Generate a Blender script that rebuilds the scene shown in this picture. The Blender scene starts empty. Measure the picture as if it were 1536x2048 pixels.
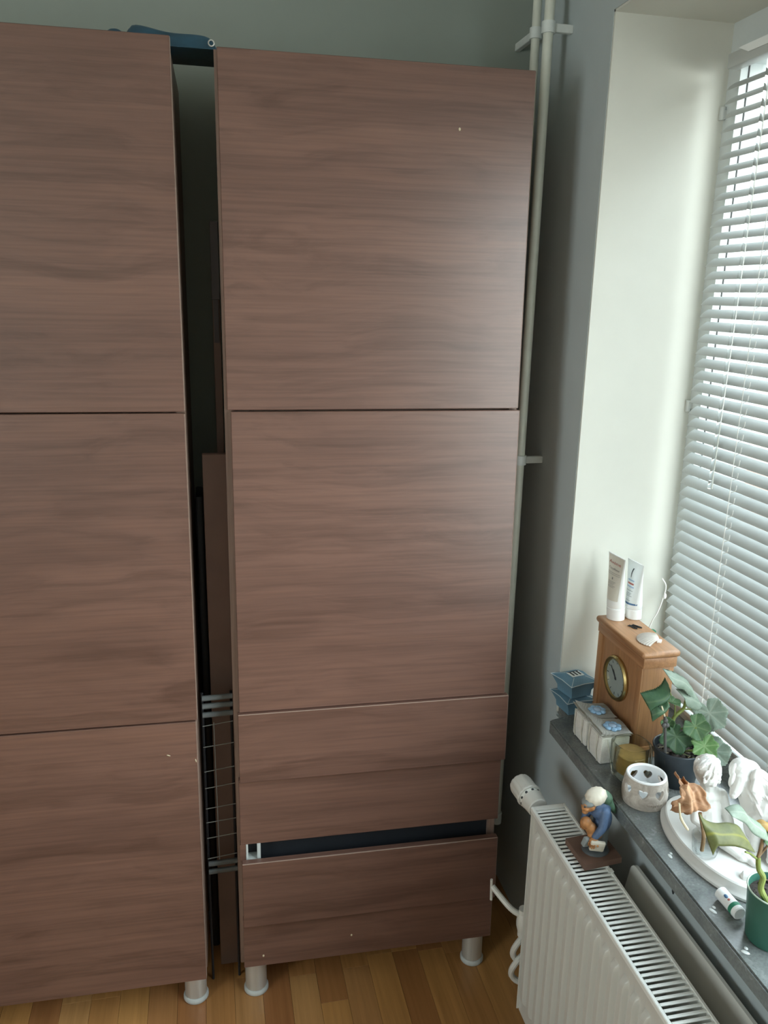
import bpy, bmesh, math, random
from mathutils import Vector, Matrix, Euler
random.seed(7)
S = bpy.context.scene
C = S.collection
PI = math.pi

# ------------------------------------------------------------------ camera
cam_d = bpy.data.cameras.new('camera')
cam_d.sensor_fit = 'VERTICAL'; cam_d.sensor_height = 36.0
cam_d.lens = 1632.0 / 2048.0 * 36.0
cam_d.clip_start = 0.02; cam_d.clip_end = 200
cam = bpy.data.objects.new('camera', cam_d); C.objects.link(cam)
cam.location = (-0.0242, -1.5582, 1.6061)
cam.rotation_euler = (1.3099, -0.0203, -0.2099)
S.camera = cam

# ------------------------------------------------------------------ world and light
SKY = 6.0
w = bpy.data.worlds.new('sky'); S.world = w; w.use_nodes = True
wn = w.node_tree.nodes; wl = w.node_tree.links
wn.clear()
out = wn.new('ShaderNodeOutputWorld'); bg = wn.new('ShaderNodeBackground')
tc = wn.new('ShaderNodeTexCoord'); sx = wn.new('ShaderNodeSeparateXYZ')
rmp = wn.new('ShaderNodeValToRGB')
rmp.color_ramp.elements[0].position = 0.0; rmp.color_ramp.elements[0].color = (0.93, 0.96, 0.95, 1)
rmp.color_ramp.elements[1].position = 0.7; rmp.color_ramp.elements[1].color = (0.78, 0.90, 1.0, 1)
wl.new(tc.outputs['Generated'], sx.inputs[0]); wl.new(sx.outputs['Z'], rmp.inputs[0])
wl.new(rmp.outputs[0], bg.inputs[0]); bg.inputs[1].default_value = SKY
wl.new(bg.outputs[0], out.inputs[0])
# portal in the window opening: guides the sampling of the sky, gives no light of its own
pl = bpy.data.lights.new('window_portal', 'AREA'); pl.shape = 'RECTANGLE'; pl.size = 1.45; pl.size_y = 1.95
pl.cycles.is_portal = True
po = bpy.data.objects.new('window_portal', pl); C.objects.link(po)
po.location = (1.20, -0.93, 1.40); po.rotation_euler = (0, math.radians(90), 0)
pl2 = pl.copy(); pl2.size = 1.2; pl2.size_y = 1.0
po2 = bpy.data.objects.new('window_portal', pl2); C.objects.link(po2)
po2.location = (-2.30, -1.90, 1.45); po2.rotation_euler = (0, math.radians(-90), 0)

S.view_settings.view_transform = 'Standard'; S.view_settings.look = 'None'
S.view_settings.gamma = 1.0; S.view_settings.use_curve_mapping = False
S.view_settings.exposure = 1.25
S.cycles.use_denoising = True
S.cycles.max_bounces = 14; S.cycles.diffuse_bounces = 8; S.cycles.glossy_bounces = 4
S.cycles.transmission_bounces = 8; S.cycles.transparent_max_bounces = 16
S.cycles.sample_clamp_indirect = 4.0
S.cycles.caustics_refractive = False; S.cycles.caustics_reflective = False

# ------------------------------------------------------------------ materials
def srgb(r, g, b):
    f = lambda c: (c/255/12.92) if c/255 <= 0.04045 else ((c/255+0.055)/1.055)**2.4
    return (f(r), f(g), f(b), 1)

class NT:
    def __init__(s, name):
        s.m = bpy.data.materials.new(name); s.m.use_nodes = True
        s.n = s.m.node_tree.nodes; s.l = s.m.node_tree.links
        s.p = s.n['Principled BSDF']; s.o = s.n['Material Output']
    def node(s, t, **kw):
        n = s.n.new(t)
        for k, v in kw.items(): setattr(n, k, v)
        return n
    def link(s, a, b): s.l.new(a, b)
    def coords(s, scale=(1, 1, 1), obj=True, rnd=False):
        t = s.node('ShaderNodeTexCoord'); m = s.node('ShaderNodeMapping')
        m.inputs['Scale'].default_value = scale
        s.link(t.outputs['Object' if obj else 'UV'], m.inputs['Vector'])
        if rnd:
            oi = s.node('ShaderNodeObjectInfo'); mu = s.node('ShaderNodeMath', operation='MULTIPLY'); mu.inputs[1].default_value = 37.0
            s.link(oi.outputs['Random'], mu.inputs[0])
            cx = s.node('ShaderNodeCombineXYZ')
            for i in range(3): s.link(mu.outputs[0], cx.inputs[i])
            s.link(cx.outputs[0], m.inputs['Location'])
        return m.outputs[0]
    def noise(s, vec, scale=5, detail=4, rough=0.55, dist=0.0):
        n = s.node('ShaderNodeTexNoise')
        n.inputs['Scale'].default_value = scale; n.inputs['Detail'].default_value = detail
        n.inputs['Roughness'].default_value = rough; n.inputs['Distortion'].default_value = dist
        s.link(vec, n.inputs['Vector']); return n.outputs['Fac']
    def ramp(s, fac, stops):
        r = s.node('ShaderNodeValToRGB'); e = r.color_ramp.elements
        while len(e) < len(stops): e.new(0.5)
        for i, (p, c) in enumerate(stops): e[i].position = p; e[i].color = c
        s.link(fac, r.inputs[0]); return r.outputs[0]
    def mix(s, fac, a, b, mode='MIX'):
        n = s.node('ShaderNodeMix', data_type='RGBA', blend_type=mode)
        if isinstance(fac, float): n.inputs[0].default_value = fac
        else: s.link(fac, n.inputs[0])
        for i, v in ((6, a), (7, b)):
            if isinstance(v, tuple): n.inputs[i].default_value = v
            else: s.link(v, n.inputs[i])
        return n.outputs[2]
    def bump(s, h, strength=0.2, dist=0.002):
        b = s.node('ShaderNodeBump'); b.inputs['Strength'].default_value = strength; b.inputs['Distance'].default_value = dist
        s.link(h, b.inputs['Height']); s.link(b.outputs[0], s.p.inputs['Normal'])
    def set(s, **kw):
        for k, v in kw.items():
            k = k.replace('_', ' ')
            if hasattr(v, 'links') or hasattr(v, 'is_linked'): s.link(v, s.p.inputs[k])
            else: s.p.inputs[k].default_value = v
        return s

def plain(name, col, rough=0.5, metal=0.0, var=0.08, scale=30, bump=0.0, bscale=None, spec=None, stretch=(1,1,1)):
    t = NT(name)
    v = t.coords(stretch)
    n = t.noise(v, scale, 4)
    d = tuple(c*(1-var) for c in col[:3]) + (1,); b = tuple(min(1, c*(1+var)) for c in col[:3]) + (1,)
    t.link(t.ramp(n, [(0.3, d), (0.7, b)]), t.p.inputs['Base Color'])
    t.set(Roughness=rough, Metallic=metal)
    if spec is not None: t.p.inputs['Specular IOR Level'].default_value = spec
    if bump:
        t.bump(t.noise(v, bscale or scale*3, 3), bump, 0.001)
    return t.m

def wood(name, dark, light, grain='X', fine=90, rough=0.42, rnd=True, bump=0.06, coat=0.0, streak=1.0, lines=0.78):
    t = NT(name)
    def sc(a, b): return {'X': (a, b, b), 'Y': (b, a, b), 'Z': (b, b, a)}[grain]
    def warp(v, amt):
        n_ = t.node('ShaderNodeTexNoise'); n_.inputs['Scale'].default_value = 1.1; n_.inputs['Detail'].default_value = 2
        t.link(t.coords(sc(2.2, 3.0), rnd=rnd), n_.inputs['Vector'])
        m1 = t.node('ShaderNodeVectorMath', operation='SCALE'); m1.inputs['Scale'].default_value = amt; t.link(n_.outputs['Color'], m1.inputs[0])
        m2_ = t.node('ShaderNodeVectorMath', operation='ADD'); t.link(v, m2_.inputs[0]); t.link(m1.outputs[0], m2_.inputs[1]); return m2_.outputs[0]
    a = t.noise(warp(t.coords(sc(0.5, 6*streak), rnd=rnd), 0.9), 1.4, 3, 0.5, 0.6)       # broad figure
    m = t.noise(warp(t.coords(sc(0.8, 24*streak), rnd=rnd), 2.4), 1.3, 5, 0.62, 0.5)      # growth rings
    f = t.noise(t.coords(sc(3.0, fine*2.2), rnd=rnd), 1.0, 3, 0.6, 0.2)         # pores
    mid = tuple((dark[i]+light[i])/2 for i in range(3)) + (1,)
    c = t.ramp(a, [(0.28, dark), (0.5, mid), (0.74, light)])
    r = t.ramp(m, [(0.30, (lines, lines*0.97, lines*0.95, 1)), (0.50, (1, 1, 1, 1)), (0.68, (1.10, 1.08, 1.05, 1))])
    g = t.ramp(f, [(0.35, (0.84, 0.84, 0.84, 1)), (0.6, (1.05, 1.05, 1.05, 1))])
    t.link(t.mix(1.0, t.mix(1.0, c, r, 'MULTIPLY'), g, 'MULTIPLY'), t.p.inputs['Base Color'])
    t.set(Roughness=rough)
    if coat: t.p.inputs['Coat Weight'].default_value = coat; t.p.inputs['Coat Roughness'].default_value = 0.35
    t.bump(f, bump, 0.001)
    return t.m

M = {}
M['walnut'] = wood('walnut_laminate', (0.118, 0.062, 0.047, 1), (0.165, 0.088, 0.066, 1), 'X', 70, 0.30, lines=0.72)
M['walnut_dark'] = wood('walnut_carcass', (0.20, 0.13, 0.10, 1), (0.28, 0.19, 0.15, 1), 'Z', 70, 0.4)
M['walnut'].node_tree.nodes['Principled BSDF'].inputs['Specular IOR Level'].default_value = 0.7
M['edge_highlight'] = plain('edge_highlight', (0.34, 0.25, 0.2, 1), 0.5)  # pale tone holds the light caught on front edges
M['wall'] = plain('grey_painted_wall', (0.43, 0.485, 0.495, 1), 0.7, var=0.03, scale=8, bump=0.08, bscale=120)
M['wall_far'] = plain('grey_green_wall_paint', (0.275, 0.31, 0.275, 1), 0.75, var=0.03, scale=8, bump=0.08, bscale=120)
M['reveal'] = plain('white_reveal_plaster', (0.62, 0.62, 0.56, 1), 0.7, var=0.02, scale=8, bump=0.06, bscale=120)
M['ceiling'] = plain('ceiling_paint', (0.70, 0.70, 0.66, 1), 0.8, var=0.02)
M['white_metal'] = plain('white_enamel', (0.60, 0.595, 0.55, 1), 0.34, var=0.0)
M['grille_metal'] = plain('grille_enamel', (0.80, 0.81, 0.77, 1), 0.3, var=0.03)
M['dark_inside'] = plain('dark_inside', (0.05, 0.052, 0.05, 1), 0.8)
M['pvc'] = plain('window_plastic', (0.56, 0.60, 0.60, 1), 0.35, var=0.02)
M['rubber'] = plain('rubber_gasket', (0.03, 0.03, 0.03, 1), 0.6)
M['slat'] = plain('blind_slat_paint', (0.45, 0.47, 0.46, 1), 0.4, var=0.02)
M['cord'] = plain('white_cord', (0.85, 0.85, 0.82, 1), 0.7)
M['pipe'] = plain('pipe_paint', (0.66, 0.68, 0.60, 1), 0.4, var=0.05)
M['clip'] = plain('pipe_clip_plastic', (0.68, 0.72, 0.70, 1), 0.45)
M['alu'] = plain('brushed_aluminium', (0.62, 0.62, 0.58, 1), 0.38, 0.6, var=0.05, scale=120, stretch=(1, 1, 0.05))
M['grey_plastic'] = plain('grey_plastic', (0.5, 0.52, 0.5, 1), 0.5)
M['navy'] = plain('navy_nylon', (0.025, 0.085, 0.135, 1), 0.45, var=0.35, scale=14, bump=0.3, bscale=40)
M['black'] = plain('black_vinyl', (0.014, 0.016, 0.02, 1), 0.5)
M['cardboard'] = plain('brown_board', (0.21, 0.14, 0.115, 1), 0.6, var=0.1, scale=9)
M['graphite'] = plain('graphite_plastic', (0.095, 0.085, 0.088, 1), 0.5)
M['wire'] = plain('coated_wire', (0.24, 0.25, 0.23, 1), 0.5)
M['rack_tube'] = plain('grey_tube', (0.13, 0.145, 0.145, 1), 0.5)
M['bisque'] = plain('bisque_porcelain', (0.68, 0.675, 0.65, 1), 0.42, var=0.02, scale=20)
M['white_gloss'] = plain('white_gloss', (0.82, 0.84, 0.84, 1), 0.22, var=0.02)
M['white_glaze'] = plain('white_glaze', (0.86, 0.87, 0.88, 1), 0.15, var=0.02)
M['brass'] = plain('brass', (0.55, 0.42, 0.18, 1), 0.3, 1.0, var=0.1)
M['dial'] = plain('clock_dial', (0.30, 0.345, 0.325, 1), 0.3, var=0.05)
M['ink'] = plain('dark_ink', (0.03, 0.035, 0.04, 1), 0.6)
M['print_grey'] = plain('print_grey', (0.22, 0.23, 0.22, 1), 0.6)
M['print_red'] = plain('print_red', (0.42, 0.12, 0.1, 1), 0.6)
M['print_blue'] = plain('print_blue', (0.07, 0.16, 0.30, 1), 0.5)
M['print_pale_blue'] = plain('print_pale_blue', (0.33, 0.44, 0.58, 1), 0.5)
M['tube_beige'] = plain('tube_beige_label', (0.64, 0.62, 0.55, 1), 0.45, var=0.03)
M['tube_pale'] = plain('tube_pale_label', (0.70, 0.74, 0.74, 1), 0.4, var=0.03)
M['blue_paper'] = plain('blue_paper', (0.12, 0.235, 0.32, 1), 0.65, var=0.12, scale=18)
M['paper_edge'] = plain('paper_edge', (0.55, 0.63, 0.66, 1), 0.6)
M['flower_blue'] = plain('blue_painted_flower', (0.30, 0.50, 0.72, 1), 0.4, var=0.25, scale=120)
M['string'] = plain('natural_string', (0.6, 0.6, 0.52, 1), 0.8)
M['soil'] = plain('potting_soil', (0.045, 0.035, 0.03, 1), 0.95, var=0.6, scale=160, bump=0.9, bscale=150)
M['pot_black'] = plain('black_pot_plastic', (0.022, 0.03, 0.038, 1), 0.38, var=0.1)
M['pot_green'] = plain('green_pot_plastic', (0.035, 0.13, 0.095, 1), 0.4, var=0.08)
M['pot_rim'] = plain('green_pot_rim', (0.42, 0.52, 0.42, 1), 0.35)
M['stem'] = plain('green_stem', (0.20, 0.25, 0.06, 1), 0.5, var=0.2, scale=60)
M['stem_brown'] = plain('brown_stem', (0.22, 0.14, 0.07, 1), 0.6, var=0.3, scale=60)
M['stick'] = plain('plant_stake', (0.06, 0.058, 0.055, 1), 0.6)
M['glint_white'] = plain('painted_glint', (0.66, 0.69, 0.68, 1), 0.12, var=0.03)  # glint brightness put into the colour
M['straw'] = plain('dry_straw', (0.55, 0.48, 0.33, 1), 0.7)
M['amber'] = plain('amber_wax', (0.27, 0.18, 0.07, 1), 0.3, var=0.2, scale=60)
M['aluminium_cup'] = plain('aluminium_foil', (0.7, 0.7, 0.7, 1), 0.3, 0.9)
M['shell'] = plain('white_shell', (0.86, 0.84, 0.79, 1), 0.4, var=0.05, scale=50)
M['green_clip'] = plain('green_clip', (0.03, 0.22, 0.13, 1), 0.4)
M['fig_base'] = plain('brown_stained_base', (0.15, 0.085, 0.06, 1), 0.55, var=0.15, scale=25)
M['fig_rock'] = plain('dark_painted_ground', (0.07, 0.08, 0.085, 1), 0.6, var=0.2)
M['fig_blue'] = plain('blue_painted_coat', (0.085, 0.14, 0.25, 1), 0.5, var=0.25, scale=70, bump=0.4, bscale=90)
M['fig_green'] = plain('green_painted_hood', (0.10, 0.19, 0.12, 1), 0.55, var=0.2, scale=60)
M['fig_skin'] = plain('ochre_painted_skin', (0.42, 0.19, 0.07, 1), 0.5, var=0.3, scale=110, bump=0.4, bscale=120)
M['fig_white'] = plain('cream_painted_cap', (0.72, 0.66, 0.55, 1), 0.5, var=0.08, scale=60)
M['fig_grey'] = plain('grey_painted_wood', (0.25, 0.28, 0.28, 1), 0.55, var=0.15, scale=60)
M['plaster_far'] = plain('facade_render', (0.27, 0.245, 0.20, 1), 0.9, var=0.05, scale=2)
M['brick_far'] = plain('facade_brown', (0.13, 0.10, 0.085, 1), 0.9, var=0.12, scale=3)
M['facade_glass'] = plain('facade_glass', (0.12, 0.14, 0.16, 1), 0.15)
M['ground'] = plain('pavement', (0.19, 0.185, 0.175, 1), 0.9, var=0.1, scale=2)
M['oak'] = wood('oak_case', (0.30, 0.145, 0.065, 1), (0.44, 0.235, 0.11, 1), 'Z', 260, 0.40, bump=0.12, streak=2.5)
M['oak_top'] = wood('oak_top', (0.34, 0.165, 0.075, 1), (0.48, 0.26, 0.13, 1), 'Y', 220, 0.36, bump=0.1, streak=2.5)

def parquet():
    t = NT('oak_parquet')
    oi = t.node('ShaderNodeObjectInfo')
    base = t.ramp(oi.outputs['Random'], [(0.0, (0.36, 0.17, 0.055, 1)), (0.35, (0.46, 0.23, 0.075, 1)), (0.7, (0.30, 0.125, 0.045, 1)), (1.0, (0.50, 0.27, 0.10, 1))])
    f = t.noise(t.coords((70, 2.5, 10), rnd=True), 1.0, 4, 0.6, 0.4)
    g = t.ramp(f, [(0.3, (0.78, 0.76, 0.72, 1)), (0.65, (1.05, 1.05, 1.05, 1))])
    t.link(t.mix(1.0, base, g, 'MULTIPLY'), t.p.inputs['Base Color'])
    t.set(Roughness=0.34); t.bump(f, 0.05, 0.001)
    return t.m
M['parquet'] = parquet()

def stone():
    t = NT('dark_sill_stone')
    v = t.coords((1, 1, 1))
    n = t.noise(v, 22, 6, 0.65, 0.6)
    n2 = t.noise(v, 260, 2)
    c = t.ramp(n, [(0.3, (0.12, 0.135, 0.135, 1)), (0.6, (0.18, 0.195, 0.19, 1)), (0.78, (0.28, 0.30, 0.29, 1))])
    g = t.ramp(n2, [(0.3, (0.8, 0.8, 0.8, 1)), (0.7, (1.15, 1.15, 1.15, 1))])
    t.link(t.mix(1.0, c, g, 'MULTIPLY'), t.p.inputs['Base Color'])
    t.link(t.ramp(n, [(0.3, (0.16, 0.16, 0.16, 1)), (0.8, (0.34, 0.34, 0.34, 1))]), t.p.inputs['Roughness'])
    t.bump(n, 0.12, 0.002)
    return t.m
M['stone'] = stone()

def pane():
    t = NT('window_glass')
    t.n.remove(t.p)
    tr = t.node('ShaderNodeBsdfTransparent'); tr.inputs[0].default_value = (0.95, 0.97, 0.96, 1)
    gl = t.node('ShaderNodeBsdfGlossy'); gl.inputs['Roughness'].default_value = 0.02
    lw = t.node('ShaderNodeLayerWeight'); lw.inputs[0].default_value = 0.12
    mx = t.node('ShaderNodeMixShader')
    fm = t.node('ShaderNodeMath', operation='MULTIPLY'); fm.inputs[1].default_value = 0.4
    t.link(lw.outputs['Fresnel'], fm.inputs[0]); t.link(fm.outputs[0], mx.inputs[0]); t.link(tr.outputs[0], mx.inputs[1]); t.link(gl.outputs[0], mx.inputs[2])
    t.link(mx.outputs[0], t.o.inputs[0]); return t.m
M['pane'] = pane()

def clear(name, col=(1, 1, 1, 1), rough=0.02, ior=1.45):
    t = NT(name); t.set(Base_Color=col, Roughness=rough, IOR=ior); t.p.inputs['Transmission Weight'].default_value = 1.0
    return t.m
M['glass'] = clear('clear_glass', (0.93, 0.95, 0.92, 1))
M['glass_thin'] = pane(); M['glass_thin'].name = 'thin_cup_glass'
for n_ in M['glass_thin'].node_tree.nodes:
    if n_.type == 'BSDF_TRANSPARENT': n_.inputs[0].default_value = (0.92, 0.93, 0.87, 1)
    if n_.type == 'MATH': n_.inputs[1].default_value = 0.75
M['cup_clear'] = pane(); M['cup_clear'].name = 'clear_cup_glass'
for n_ in M['cup_clear'].node_tree.nodes:
    if n_.type == 'BSDF_TRANSPARENT': n_.inputs[0].default_value = (0.95, 0.96, 0.96, 1)
    if n_.type == 'MATH': n_.inputs[1].default_value = 0.45
M['wand'] = clear('clear_acrylic', (0.96, 0.98, 0.98, 1), 0.05)

def burlap():
    t = NT('white_woven_linen')
    v = t.coords((1, 1, 1))
    wv = []
    for ax in ('X', 'Y', 'Z'):
        wn_ = t.node('ShaderNodeTexWave', wave_type='BANDS', bands_direction=ax); wn_.inputs['Scale'].default_value = 210
        wn_.inputs['Distortion'].default_value = 1.2; wn_.inputs['Detail'].default_value = 1
        t.link(v, wn_.inputs[0]); wv.append(wn_.outputs['Fac'])
    a = t.node('ShaderNodeMath', operation='ADD'); t.link(wv[0], a.inputs[0]); t.link(wv[2], a.inputs[1])
    b = t.node('ShaderNodeMath', operation='ADD'); t.link(a.outputs[0], b.inputs[0]); t.link(wv[1], b.inputs[1])
    d = t.node('ShaderNodeMath', operation='MULTIPLY'); t.link(b.outputs[0], d.inputs[0]); d.inputs[1].default_value = 0.42
    t.link(t.ramp(d.outputs[0], [(0.25, (0.50, 0.50, 0.46, 1)), (0.6, (0.80, 0.80, 0.76, 1))]), t.p.inputs['Base Color'])
    t.set(Roughness=0.9); t.bump(d.outputs[0], 0.6, 0.001); return t.m
M['linen'] = burlap()

def ceramic():
    t = NT('rough_greige_ceramic')
    v = t.coords((1, 1, 1)); n = t.noise(v, 45, 5, 0.65, 1.0)
    t.link(t.ramp(n, [(0.3, (0.36, 0.31, 0.27, 1)), (0.55, (0.52, 0.47, 0.42, 1)), (0.75, (0.68, 0.65, 0.6, 1))]), t.p.inputs['Base Color'])
    t.set(Roughness=0.8); t.bump(n, 0.7, 0.002); return t.m
M['ceramic'] = ceramic()

def leafmat(name, c1, c2, vein, rough=0.5, trans=0.25, vs=0.5):
    t = NT(name)
    u = t.node('ShaderNodeTexCoord'); sp = t.node('ShaderNodeSeparateXYZ'); t.link(u.outputs['UV'], sp.inputs[0])
    # UV.x runs round the leaf (0..1, one vein per 1/7), UV.y from petiole to margin
    mul = t.node('ShaderNodeMath', operation='MULTIPLY'); mul.inputs[1].default_value = 7.0; t.link(sp.outputs['X'], mul.inputs[0])
    pp = t.node('ShaderNodeMath', operation='PINGPONG'); pp.inputs[1].default_value = 0.5; t.link(mul.outputs[0], pp.inputs[0])
    m2 = t.node('ShaderNodeMath', operation='MULTIPLY'); t.link(pp.outputs[0], m2.inputs[0]); t.link(sp.outputs['Y'], m2.inputs[1])
    n = t.noise(t.coords((1, 1, 1)), 70, 4, 0.6)
    base = t.ramp(n, [(0.3, c1), (0.7, c2)])
    vf = t.ramp(m2.outputs[0], [(0.0, (vs, vs, vs, 1)), (0.075, (0, 0, 0, 1))])
    t.link(t.mix(vf, base, vein), t.p.inputs['Base Color'])
    t.set(Roughness=rough)
    t.p.inputs['Subsurface Weight'].default_value = 0.0
    t.bump(m2.outputs[0], 0.5, 0.003)
    tl = t.node('ShaderNodeBsdfTranslucent'); t.link(base, tl.inputs[0])
    mx = t.node('ShaderNodeMixShader'); mx.inputs[0].default_value = trans
    t.link(t.p.outputs[0], mx.inputs[1]); t.link(tl.outputs[0], mx.inputs[2]); t.link(mx.outputs[0], t.o.inputs[0])
    return t.m
M['leaf_dark'] = leafmat('dark_green_leaf', (0.035, 0.09, 0.045, 1), (0.06, 0.13, 0.06, 1), (0.14, 0.22, 0.10, 1))
M['leaf_mid'] = leafmat('mid_green_leaf', (0.06, 0.15, 0.06, 1), (0.13, 0.23, 0.11, 1), (0.30, 0.40, 0.20, 1))
M['leaf_bright'] = leafmat('bright_green_leaf', (0.11, 0.25, 0.07, 1), (0.20, 0.36, 0.14, 1), (0.45, 0.58, 0.30, 1))
M['leaf_grey'] = leafmat('grey_green_leaf', (0.22, 0.30, 0.23, 1), (0.33, 0.40, 0.33, 1), (0.50, 0.56, 0.46, 1))
M['leaf_olive'] = leafmat('olive_leaf', (0.085, 0.10, 0.028, 1), (0.14, 0.15, 0.045, 1), (0.24, 0.235, 0.03, 1), vs=0.8, trans=0.12)
M['leaf_orange'] = leafmat('withering_leaf', (0.38, 0.22, 0.05, 1), (0.46, 0.30, 0.10, 1), (0.5, 0.4, 0.15, 1))
M['leaf_dry'] = leafmat('dry_brown_leaf', (0.36, 0.18, 0.09, 1), (0.60, 0.36, 0.21, 1), (0.62, 0.42, 0.28, 1), rough=0.75)

# ------------------------------------------------------------------ mesh helpers
class G:
    def __init__(s): s.b = bmesh.new()
    def box(s, lo, hi, bev=0.0, seg=2):
        r = bmesh.ops.create_cube(s.b, size=1.0); vs = r['verts']
        for v in vs:
            v.co = Vector([(lo[i]+hi[i])/2 + v.co[i]*(hi[i]-lo[i]) for i in range(3)])
        if bev:
            es = list({e for v in vs for e in v.link_edges})
            bmesh.ops.bevel(s.b, geom=es, offset=bev, segments=seg, affect='EDGES', profile=0.5)
        return s
    def rings(s, rings, cap0=True, cap1=True, close=True):
        prev = None; first = None
        for R in rings:
            cur = [s.b.verts.new(p) for p in R]
            if prev:
                n = len(cur)
                for i in range(n if close else n-1):
                    j = (i+1) % n
                    s.b.faces.new((prev[i], prev[j], cur[j], cur[i]))
            else: first = cur
            prev = cur
        if cap0: s.b.faces.new(first[::-1])
        if cap1: s.b.faces.new(prev)
        return s
    def lathe(s, prof, c=(0, 0, 0), n=40, cap0=False, cap1=False, ex=1.0, ey=1.0):
        R = []
        for r, z in prof:
            R.append([(c[0]+r*ex*math.cos(2*PI*i/n), c[1]+r*ey*math.sin(2*PI*i/n), c[2]+z) for i in range(n)])
        return s.rings(R, cap0, cap1)
    def tube(s, pts, r, n=10, cap=True):
        pts = [Vector(p) for p in pts]
        rr = r if isinstance(r, (list, tuple)) else [r]*len(pts)
        t0 = (pts[1]-pts[0]).normalized()
        a = t0.orthogonal().normalized(); R = []
        for i, p in enumerate(pts):
            t = (pts[min(i+1, len(pts)-1)]-pts[max(i-1, 0)]).normalized()
            a = (a - t*a.dot(t)).normalized(); b = t.cross(a)
            R.append([tuple(p + (a*math.cos(2*PI*k/n) + b*math.sin(2*PI*k/n))*rr[i]) for k in range(n)])
        return s.rings(R, cap, cap)
    def ell(s, c, r, rot=(0, 0, 0), u=16, v=10):
        m = Matrix.Translation(c) @ Euler(rot).to_matrix().to_4x4() @ Matrix.Diagonal((r[0], r[1], r[2], 1))
        bmesh.ops.create_uvsphere(s.b, u_segments=u, v_segments=v, radius=1.0, matrix=m); return s
    def cap(s, p0, p1, r0, r1, n=12):      # tapered limb with round ends
        p0, p1 = Vector(p0), Vector(p1); s.tube([p0, p0.lerp(p1, .5), p1], [r0, (r0+r1)/2, r1], n)
        s.ell(p0, (r0,)*3, u=n, v=8); s.ell(p1, (r1,)*3, u=n, v=8); return s
    def prism(s, pts, lo, hi, ax='Z'):
        def P(a, b, h): return {'Z': (a, b, h), 'Y': (a, h, b), 'X': (h, a, b)}[ax]
        return s.rings([[P(a, b, lo) for a, b in pts], [P(a, b, hi) for a, b in pts]])
    def grid(s, f, nu, nv):
        V = [[s.b.verts.new(f(i/nu, j/nv)) for j in range(nv+1)] for i in range(nu+1)]
        for i in range(nu):
            for j in range(nv): s.b.faces.new((V[i][j], V[i+1][j], V[i+1][j+1], V[i][j+1]))
        return s

def bezier(pts, n=8):           # smooth path through points (Catmull-Rom)
    P = [Vector(p) for p in pts]; P = [P[0]*2-P[1]] + P + [P[-1]*2-P[-2]]; o = []
    for i in range(1, len(P)-2):
        for k in range(n):
            t = k/n; a, b, c, d = P[i-1], P[i], P[i+1], P[i+2]
            o.append(0.5*((2*b)+(c-a)*t+(2*a-5*b+4*c-d)*t*t+(3*b-a-3*c+d)*t**3))
    o.append(P[-2]); return o

def tagset(o, label=None, cat=None, group=None, kind=None):
    for k, v in (('label', label), ('category', cat), ('group', group), ('kind', kind)):
        if v: o[k] = v
    return o
def thing(name, label, cat, loc=(0, 0, 0), rot=(0, 0, 0), group=None, kind=None):
    o = bpy.data.objects.new(name, None); C.objects.link(o)
    o.empty_display_size = 0.05
    o.location = loc; o.rotation_euler = rot
    return tagset(o, label, cat, group, kind)
ROOTLOC = {}
def part(name, g, mat, parent=None, world=True, smooth=True, angle=35, label=None, kind=None, mods=None):
    """links the builder's mesh as ONE object; world=True: coordinates are in the room, moved to the parent's origin"""
    b = g.b
    if parent is not None and world:
        root = parent; off = Vector(root.location)
        while root.parent: root = root.parent; off = off + Vector(root.location)
        bmesh.ops.translate(b, verts=b.verts, vec=-off)
    bmesh.ops.recalc_face_normals(b, faces=b.faces)
    me = bpy.data.meshes.new(name); b.to_mesh(me); b.free()
    return link_mesh(name, me, mat, parent, smooth, angle, label, kind, mods)
def link_mesh(name, me, mat, parent=None, smooth=True, angle=35, label=None, kind=None, mods=None):
    if mat: me.materials.clear(); me.materials.append(mat)
    if smooth:
        me.polygons.foreach_set('use_smooth', [True]*len(me.polygons))
        me.set_sharp_from_angle(angle=math.radians(angle))
    o = bpy.data.objects.new(name, me); C.objects.link(o)
    if parent is not None: o.parent = parent
    if label: o['label'] = label
    if kind: o['kind'] = kind
    for k, kw in (mods or []):
        m = o.modifiers.new(k.lower(), k)
        for a, v in kw.items(): setattr(m, a, v)
    return o
def again(o, parent=None, loc=None, name=None):
    c = o.copy(); C.objects.link(c)
    if parent is not None: c.parent = parent
    if loc is not None: c.location = loc
    return c
def single(name, g, mat, label, cat, loc, group=None, **kw):
    """a thing that is one mesh; its origin at loc"""
    bmesh.ops.translate(g.b, verts=g.b.verts, vec=-Vector(loc))
    o = part(name, g, mat, None, False, **kw); o.location = loc
    return tagset(o, label, cat, group)
def text_mesh(s, size, depth=0.0002, italic=0.0):
    cu = bpy.data.curves.new('lettering', 'FONT'); cu.body = s; cu.size = size; cu.extrude = depth; cu.align_x = 'CENTER'; cu.shear = italic
    cu.resolution_u = 3
    o = bpy.data.objects.new('lettering', cu); C.objects.link(o)
    dg = bpy.context.evaluated_depsgraph_get(); dg.update()
    me = bpy.data.meshes.new_from_object(o.evaluated_get(dg)); bpy.data.objects.remove(o)
    return me

# ================================================================== THE ROOM
W = 0.74            # room side of the window wall
YJ = 0.025          # far jamb of the window opening
ZS = 0.703          # top of the window sill
ZT = 2.126          # window head
XF = 0.99           # room face of the window frame
YB = 0.425           # back wall
fl = thing('floor', 'warm oak parquet floor under the wardrobe cabinets', None, (0, 0, 0), kind='structure'); del fl['label']
g = G(); g.box((-2.25, -3.05, -0.12), (1.15, 0.55, -0.008)); part('floor_base', g, M['dark_inside'], fl)
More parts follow.
